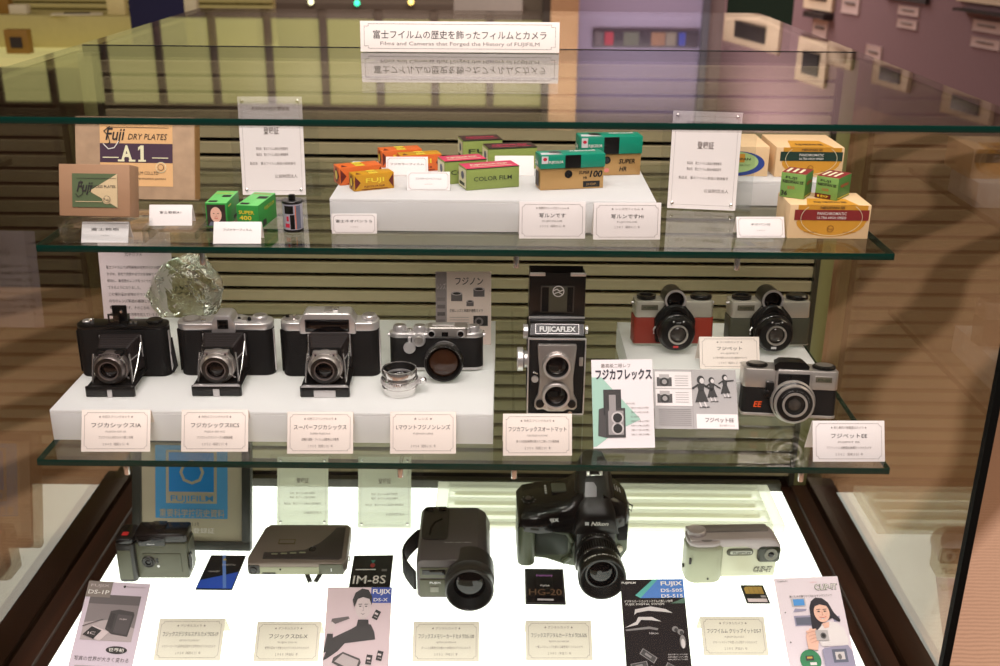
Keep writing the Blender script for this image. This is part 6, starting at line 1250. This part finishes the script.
# big interchangeable lens body
p = at(571, 568, Z3); W0 = .168; w = .168; s = 1.0
t = thing('digital_reflex_camera', 'large black and green grey reflex camera with a long lens under the shelf', 'camera', (p.x, p.y, Z3 + .0008), R(2), None, 1); a = .084
GG = mat('green grey plastic', rgb(74, 82, 62), .42); REC = mat('deep green plastic', rgb(36, 46, 36), .45)
def X(px): return (px - 571) / 650.0
fr_ = [(X(518), .022), (X(517), .092), (X(530), .100), (X(575), .096), (X(615), .100), (X(627), .082), (X(627), .030), (X(620), .010), (X(606), .002), (X(578), 0), (X(562), .006), (X(552), .012), (X(545), .016)]
b = B(); b.prism(fr_, 0, .072, GG, 'y', .004, 3, caponly=True); b.build('body', t)
b = B(); b.prism(rrect(X(516), X(533), -.030, .060, .010, 6), .022, .094, GG, 'z', .005, 3, caponly=True); b.build('hand_grip', t)
b = B(); b.prism(rrect(X(534), X(567), .024, .066, .008, 6), -.0012, .003, REC, 'y', .0010); b.build('recess_panel', t)
b = B(); b.tube([(X(533), -.004, .0715), (X(552), -.006, .0720), (X(566), -.005, .066), (X(571), -.004, .050), (X(570), -.003, .022), (X(562), -.002, .012)], .0045, GG, 12); b.build('recess_rim', t)
# shoulder / top deck
b = B(); secs = []
for x, z0_, z1_, y0_, y1_ in ((X(516), .086, .104, -.024, .060), (X(522), .084, .112, -.030, .066), (X(536), .080, .114, -.030, .070), (X(552), .076, .114, -.020, .074), (X(568), .070, .118, -.012, .076), (X(580), .070, .132, -.010, .078)):
    secs.append([(x, y0_, z0_), (x, y0_ - .002, (z0_ + z1_) / 2), (x, y0_ + .008, z1_ - .004), (x, y0_ + .020, z1_), (x, y1_ - .004, z1_), (x, y1_, z1_ - .004), (x, y1_, z0_)])
b.loft(secs, GP); b.build('top_deck', t, 50)
b = B(); secs = []
for x, z0_, z1_, y0_, y1_ in ((X(600), .070, .132, -.010, .078), (X(612), .076, .122, -.012, .074), (X(621), .080, .114, -.010, .070), (X(627), .086, .104, .0, .062)):
    secs.append([(x, y0_, z0_), (x, y0_ - .002, (z0_ + z1_) / 2), (x, y0_ + .008, z1_ - .004), (x, y0_ + .020, z1_), (x, y1_ - .004, z1_), (x, y1_, z1_ - .004), (x, y1_, z0_)])
b.loft(secs, GP); b.build('right_shoulder', t, 50)
# prism
b = B(); pc = X(592.5)
def sec(y, z, hx, z0=.075): return [(pc - hx * 1.25, y, z0), (pc - hx * 1.08, y, z - .012), (pc - hx * .8, y, z - .002), (pc - hx * .4, y, z), (pc + hx * .4, y, z), (pc + hx * .8, y, z - .002), (pc + hx * 1.08, y, z - .012), (pc + hx * 1.25, y, z0)]
b.loft([sec(-.024, .100, 0.0270), sec(-.022, .106, 0.0276), sec(.000, .128, 0.0270), (sec(.030, .152, 0.0259)), sec(.048, .166, 0.0230), sec(.062, .172, 0.0184), sec(.076, .166, 0.0149), sec(.080, .150, 0.0138)], mat('satin black plastic', rgb(18, 17, 18), .3)); b.build('prism_housing', t, 40)
sl = math.degrees(math.atan2(.024, .030)); TM = Matrix.Translation((pc, .014, .1395)) @ Matrix.Rotation(R(sl), 4, 'X')
b = B(TM); b.box(-.014, .014, .012, .022, .0002, .0020, BMT, .0006); b.box(-.0125, -.007, .012, .021, .0015, .0032, CHB, .0006); b.box(.007, .0125, .012, .021, .0015, .0032, CHB, .0006); b.box(-.007, .007, .012, .0145, .0015, .0028, CHB, .0006); b.build('hot_shoe', t)
b = B(TM); b.poly([(-.0165, -.022), (.001, -.022), (.002, -.006), (-.002, .002), (-.0145, .002), (-.0155, -.008)], mat('pearl grey window', rgb(150, 146, 156), .2, .3), .0022); b.build('finder_light_window', t)
b = B(FACE(x=pc, y=-.0245, z=.0935)); b.rect(-.0175, -.0115, -.0028, .0030, mat('silver print'), .0005); b.text('Nikon', .0045, 0, .0092, WPL, .0005, width=.0265, bold=.03, shear=.25); b.build('lettering', t)
b = B(); b.prism([(pc - .0285, .010), (pc - .030, .086), (pc - .024, .102), (pc + .024, .102), (pc + .030, .086), (pc + .0285, .010), (pc + .018, .003), (pc - .018, .003)], -.0235, .004, mat('satin black plastic'), 'y', .003, 2, caponly=True); b.build('mirror_box', t)
b = B(FACE(y=-.0325, z=.0)); tx = X(541)
b = B(Matrix.Translation((X(546), -.0220, .0985)) @ Matrix.Rotation(R(-3), 4, 'Y') @ Matrix.Rotation(R(78), 4, 'X')); b.rect(-.0165, -.0110, -.0030, .0026, mat('silver print'), .0012); b.text('FUJIX', .0035, 0, .0075, mat('silver print'), .0012, width=.022, bold=.03); b.build('maker_letters', t)
b = B(); b.prism(rrect(X(551), X(566), .030, .056, .003, 3), .1155, .1180, mat('grey green display', rgb(88, 92, 80), .2), 'z', .0006); b.build('top_display', t)
b = B(); b.lathe([(.0085, 0), (.0090, .001), (.0085, .0030), (.0050, .0036), (0, .0036)], (X(527), .012, .1125), BPL, 'z', 26); b.lathe([(.0045, .0034), (.0040, .0062), (0, .0062)], (X(527), .012, .1125), mat('dark nickel'), 'z', 20); b.build('release_button', t)
b = B(Matrix.Translation((X(527), .012, .1126)))
for k in range(8): an = R(45 * k); b.rect(.0105 * math.cos(an) - .0006, .0105 * math.cos(an) + .0006, .0105 * math.sin(an) - .0006, .0105 * math.sin(an) + .0006, mat('silver print'), .0020)
b.build('dial_marks', t)
b = B()
for k in range(4): b.box(X(545) - .001, X(545) + .002, .030 + .007 * k, .034 + .007 * k, .1142, .1150, mat('silver print'))
b.build('display_marks', t)
b = B()
for k in range(3): b.box(X(614) + .004 * k, X(614) + .0015 + .004 * k, .03, .045, .119 - .003 * k, .1215 - .003 * k, mat('silver print'))
b.build('vent_slots', t)
b = B(); b.lathe([(.0060, 0), (.0064, .002), (.0050, .0045), (0, .0048)], (X(618), -.001, .034), mat('ivory button', rgb(196, 192, 170), .4), 'y', 20); b.build('lens_release', t)
b = B(); b.lathe([(.0040, 0), (.0040, .0030), (0, .003)], (X(627), .030, .095), mat('dark nickel'), 'x', 14); b.tube([(X(627) + .003, .030, .095), (X(627) + .009, .030, .092), (X(627) + .008, .030, .082), (X(627) + .002, .030, .088)], .0012, BMT); b.build('strap_lug', t)
b = B(); b.prism(rrect(X(616), X(626), .050, .078, .003, 3), -.003, .002, BMT, 'y', .001); b.build('battery_door', t)
o = (X(594), -.0225, .0460); b = B(); b.lathe([(.0300, -.002), (.0310, .002), (.0310, .010), (.0290, .012), (.0290, .018), (.0305, .020)], o, BPL, 'y', 56); b.lathe([(.0305, .020), (.0325, .022), (.0325, .040), (.0310, .042), (.0310, .045), (.0335, .047), (.0350, .062), (.0350, .0760), (.0338, .0785), (.0320, .0785), (.0312, .0770)], o, BPL, 'y', 60)
for k in range(52): b.box(-.0009, .0009, .0320, .0331, .023, .039, BMT, M=Matrix.Translation(o) @ Matrix.Rotation(2 * PI * k / 52, 4, 'Y') @ Matrix(((1, 0, 0, 0), (0, 0, -1, 0), (0, 1, 0, 0), (0, 0, 0, 1))))
b.build('lens_barrel', t)
b = B(); 
for r, y_, txt, sz in ((.0352, .066, 'AF NIKKOR 35-70mm 1:3.3-4.5', .0040), (.0318, .0440, '35   50   70', .0045), (.0316, .0060, '22 16 11 8 5.6', .0042)):
    for k, ch in enumerate(txt):
        if ch == ' ': continue
        an = R(135 - (90 * k / max(1, len(txt) - 1))); b.M = Matrix.Translation((o[0] + r * math.cos(an), o[1] - y_, o[2] + r * math.sin(an))) @ Matrix.Rotation(PI / 2 - an, 4, 'Y'); b.text(ch, 0, 0, sz, WPL, .0003, bold=.02)
b.build('barrel_numbers', t)
b = B(); b.lathe([(.0312, .0775), (.0250, .0640), (.0235, .0630)], o, BMT, 'y', 48); ring(b, .0215, .0240, .0615, .0645, o, GP); b.build('lens_rim', t)
b = B(); b.lathe([(.0225, .0610), (.016, .0655), (.008, .0678), (0, .0684)], o, LNS, 'y', 44); b.build('lens_glass', t)

# silver grip camera
p, w, rr = seat(686, 776, 583, Z3, -2); W0 = .136; s = w / W0
t = thing('grip_digital_camera', 'silver digital camera with rounded grip and square lens window', 'camera', (p.x, p.y + .006, Z3 + .0008), rr, None, s); a = W0 / 2; D = .036; H = .072
SV = mat('silver grey plastic', rgb(196, 198, 174), .4, .1); SVD = mat('darker silver plastic', rgb(158, 162, 138), .4, .1); MV = mat('mauve silver plastic', rgb(172, 162, 162), .38, .2); DV = mat('dim grey top', rgb(124, 118, 116), .4, .2)  # hand grip plastic in a darker tone than the body
b = B(); b.prism([(-a + .020, .004), (a - .003, .004), (a - .002, .006), (a, H - .022), (a, H - .010), (-a + .020, H - .006)], 0, D, SV, 'y', .003, 3, caponly=True); b.build('body', t)
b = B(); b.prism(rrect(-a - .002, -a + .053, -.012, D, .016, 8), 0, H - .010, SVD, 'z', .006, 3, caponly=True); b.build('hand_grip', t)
b = B(); b.prism(rrect(-a - .001, -a + .050, -.010, D - .001, .016, 8), H - .0105, H - .002, MV, 'z', .003, 3, caponly=True)
tp = [(-a + .002, H - .014), (a - .050, H - .014), (a - .040, H - .018), (a - .020, H - .022), (a + .002, H - .030), (a + .003, H - .022), (a + .001, H - .012), (a - .006, H - .004), (a - .016, H), (-a + .002, H)]
b.prism(tp, -.004, D + .001, MV, 'y', .0025, 3, caponly=True); b.build('top_cover', t)
b = B(); b.prism(rrect(-a + .022, a - .012, .016, D - .001, .004, 4), H - .001, H + .002, DV, 'z', .001, 2, caponly=True); b.build('top_strip', t)
b = B(); b.lathe([(.0135, 0), (.0140, .002), (.0135, .0080), (.0120, .0090), (.0100, .0080), (0, .0080)], (-a + .015, .016, H - .002), MV, 'z', 36); b.build('mode_dial', t)
b = B(); b.lathe([(.0085, 0), (.0080, .0018), (0, .0022)], (-a + .026, -.003, H - .0028), DV, 'z', 26, sx=1.3) if False else b.prism([(-a + .026 + .0095 * math.cos(R(15 * k)), -.001 + .005 * math.sin(R(15 * k))) for k in range(24)], H - .003, H - .0005, DV, 'z', .0008); b.build('release_button', t)
b = B(); b.prism(rrect(a - .032, a + .0015, H - .040, H - .0135, .006, 5), -.0052, .002, mat('olive black window', rgb(44, 48, 36), .12), 'y', .0015, 2, caponly=True); b.build('lens_window', t)
o = (a - .0125, -.0050, H - .0265); b = B(); b.lathe([(.0098, 0), (.0098, .0014), (.0080, .0016), (.0075, .0008), (0, .0012)], o, mat('grey key'), 'y', 32); b.build('lens_ring', t)
b = B(); b.lathe([(.0046, .0010), (.003, .0020), (0, .0023)], o, LNS, 'y', 24); b.build('lens_glass', t)
b = B(); b.prism(rrect(-a + .058, -a + .098, H - .030, H - .0185, .0055, 5), -.0020, .001, OG, 'y', .0010); b.prism(rrect(-a + .063, -a + .096, H - .0270, H - .0215, .002, 3), -.0028, -.0015, mat('pale flash window', rgb(190, 194, 180), .2), 'y', .0005); b.build('flash_bar', t)
b = B(FACE(y=-.0030)); b.text('FUJIFILM', -a + .080, H - .0243, .0035, INK, .0002, width=.026, bold=.03); b.build('maker_letters', t)
b = B(FACE(y=-.0002)); b.text('CLIP-IT', a - .0215, .017, .0120, INK, .0004, width=.0285, bold=.07, shear=.15); b.text('CLIP-IT', a - .0215, .017, .0120, SV, .0007, width=.0265, bold=.0, shear=.15); b.build('logo', t)
b = B(); b.box(-a + .0, -a + .0035, -.0128, -.0100, .036, .046, INK, .0006); b.lathe([(.0015, 0), (.0015, .0008), (0, .0008)], (-a + .030, -.0120, .010), INK, 'y', 12); b.build('grip_mark', t)
b = B(); b.lathe([(.0030, -.003), (.0030, 0), (0, 0)], (-a - .0015, .010, .020), OG2, 'x', 14); b.build('strap_lug', t)

# ================================================================ lump of optical glass
def rock():
    m, n, l = _new('pale green optical glass'); b_ = n['Principled BSDF']; b_.inputs['Base Color'].default_value = (.86, .93, .80, 1); b_.inputs['Roughness'].default_value = .03; b_.inputs['Transmission Weight'].default_value = 1; b_.inputs['IOR'].default_value = 1.45
    tc = n.new('ShaderNodeTexCoord'); nz = n.new('ShaderNodeTexNoise'); nz.inputs['Scale'].default_value = 26; nz.inputs['Detail'].default_value = 3; nz.inputs['Distortion'].default_value = 1.2; l.new(tc.outputs['Object'], nz.inputs['Vector'])
    bp = n.new('ShaderNodeBump'); bp.inputs['Strength'].default_value = .7; bp.inputs['Distance'].default_value = .006; l.new(nz.outputs['Fac'], bp.inputs['Height']); l.new(bp.outputs['Normal'], b_.inputs['Normal'])
    rr_ = random.Random(11); bm = bmesh.new()
    sil = [(-.008, .0), (.018, .0), (.030, .012), (.040, .030), (.055, .044), (.062, .072), (.060, .094), (.040, .122), (.016, .128), (-.006, .118), (-.022, .112), (-.040, .090), (-.054, .062), (-.052, .040), (-.034, .024)]
    for x, z in sil: bm.verts.new((x, rr_.uniform(-.008, .008), z))
    for k in range(9):
        x, z = rr_.uniform(-.03, .04), rr_.uniform(.03, .10); bm.verts.new((x, -rr_.uniform(.022, .032), z)); bm.verts.new((x, rr_.uniform(.022, .034), z))
    bmesh.ops.convex_hull(bm, input=bm.verts); bmesh.ops.delete(bm, geom=[v for v in bm.verts if not v.link_faces], context='VERTS')
    bmesh.ops.subdivide_edges(bm, edges=bm.edges, cuts=2, use_grid_fill=True)
    for v in bm.verts:
        if v.co.z > .004:
            q = math.sin(v.co.x * 170 + v.co.z * 60) * math.cos(v.co.z * 140 - v.co.y * 90); v.co += v.co.normalized() * 0 + Vector((q * .0012 + rr_.uniform(-.0008, .0008), (.0025 * q + rr_.uniform(-.001, .001)), q * .0012))
    bmesh.ops.recalc_face_normals(bm, faces=bm.faces); me = bpy.data.meshes.new('glass_lump'); bm.to_mesh(me); bm.free(); me.materials.append(m)
    o = bpy.data.objects.new('glass_lump', me); COL.objects.link(o); q = aty(187, 330, 1.515); o.location = (q.x, 1.515, Z2 + .0006)
    return tag(o, 'big rough lump of pale green optical glass behind the folding cameras', 'glass lump')
rock()

# ================================================================ small pieces belong to the part they sit on
NEST = {'lens_glass': ('lens_barrel', 'lens_rings', 'barrel', 'lens_ring', 'shutter_ring'), 'lens_rim': ('lens_barrel',), 'barrel_numbers': ('lens_barrel',), 'finder_glass': ('finder_tube',), 'finder_rim': ('finder_tube',),
        'grip_pad': ('hand_grip',), 'grip_mark': ('hand_grip',), 'film_knob_rim': ('film_knob',), 'lettering': ('card_front', 'plate', 'paper', 'top_plate'), 'print': ('sheet', 'carton', 'card_body', 'mat_board', 'label_band'), 'label_print': ('carton', 'box_body'),
        'edge_tape': ('box_body',), 'crest': ('hood_front',), 'sports_finder': ('hood_front',), 'clip_stud': ('paper',), 'dial_marks': ('top_deck',), 'display_marks': ('top_display',)}
for o in list(COL.objects):
    if not o.parent or o.parent.parent: continue
    base = o.name.split('.')[0]
    if base in NEST:
        sib = {c.name.split('.')[0]: c for c in o.parent.children if not c.children or c.name.split('.')[0] in sum(NEST.values(), ())}
        for k in NEST[base]:
            if k in sib and sib[k] is not o: o.parent = sib[k]; break
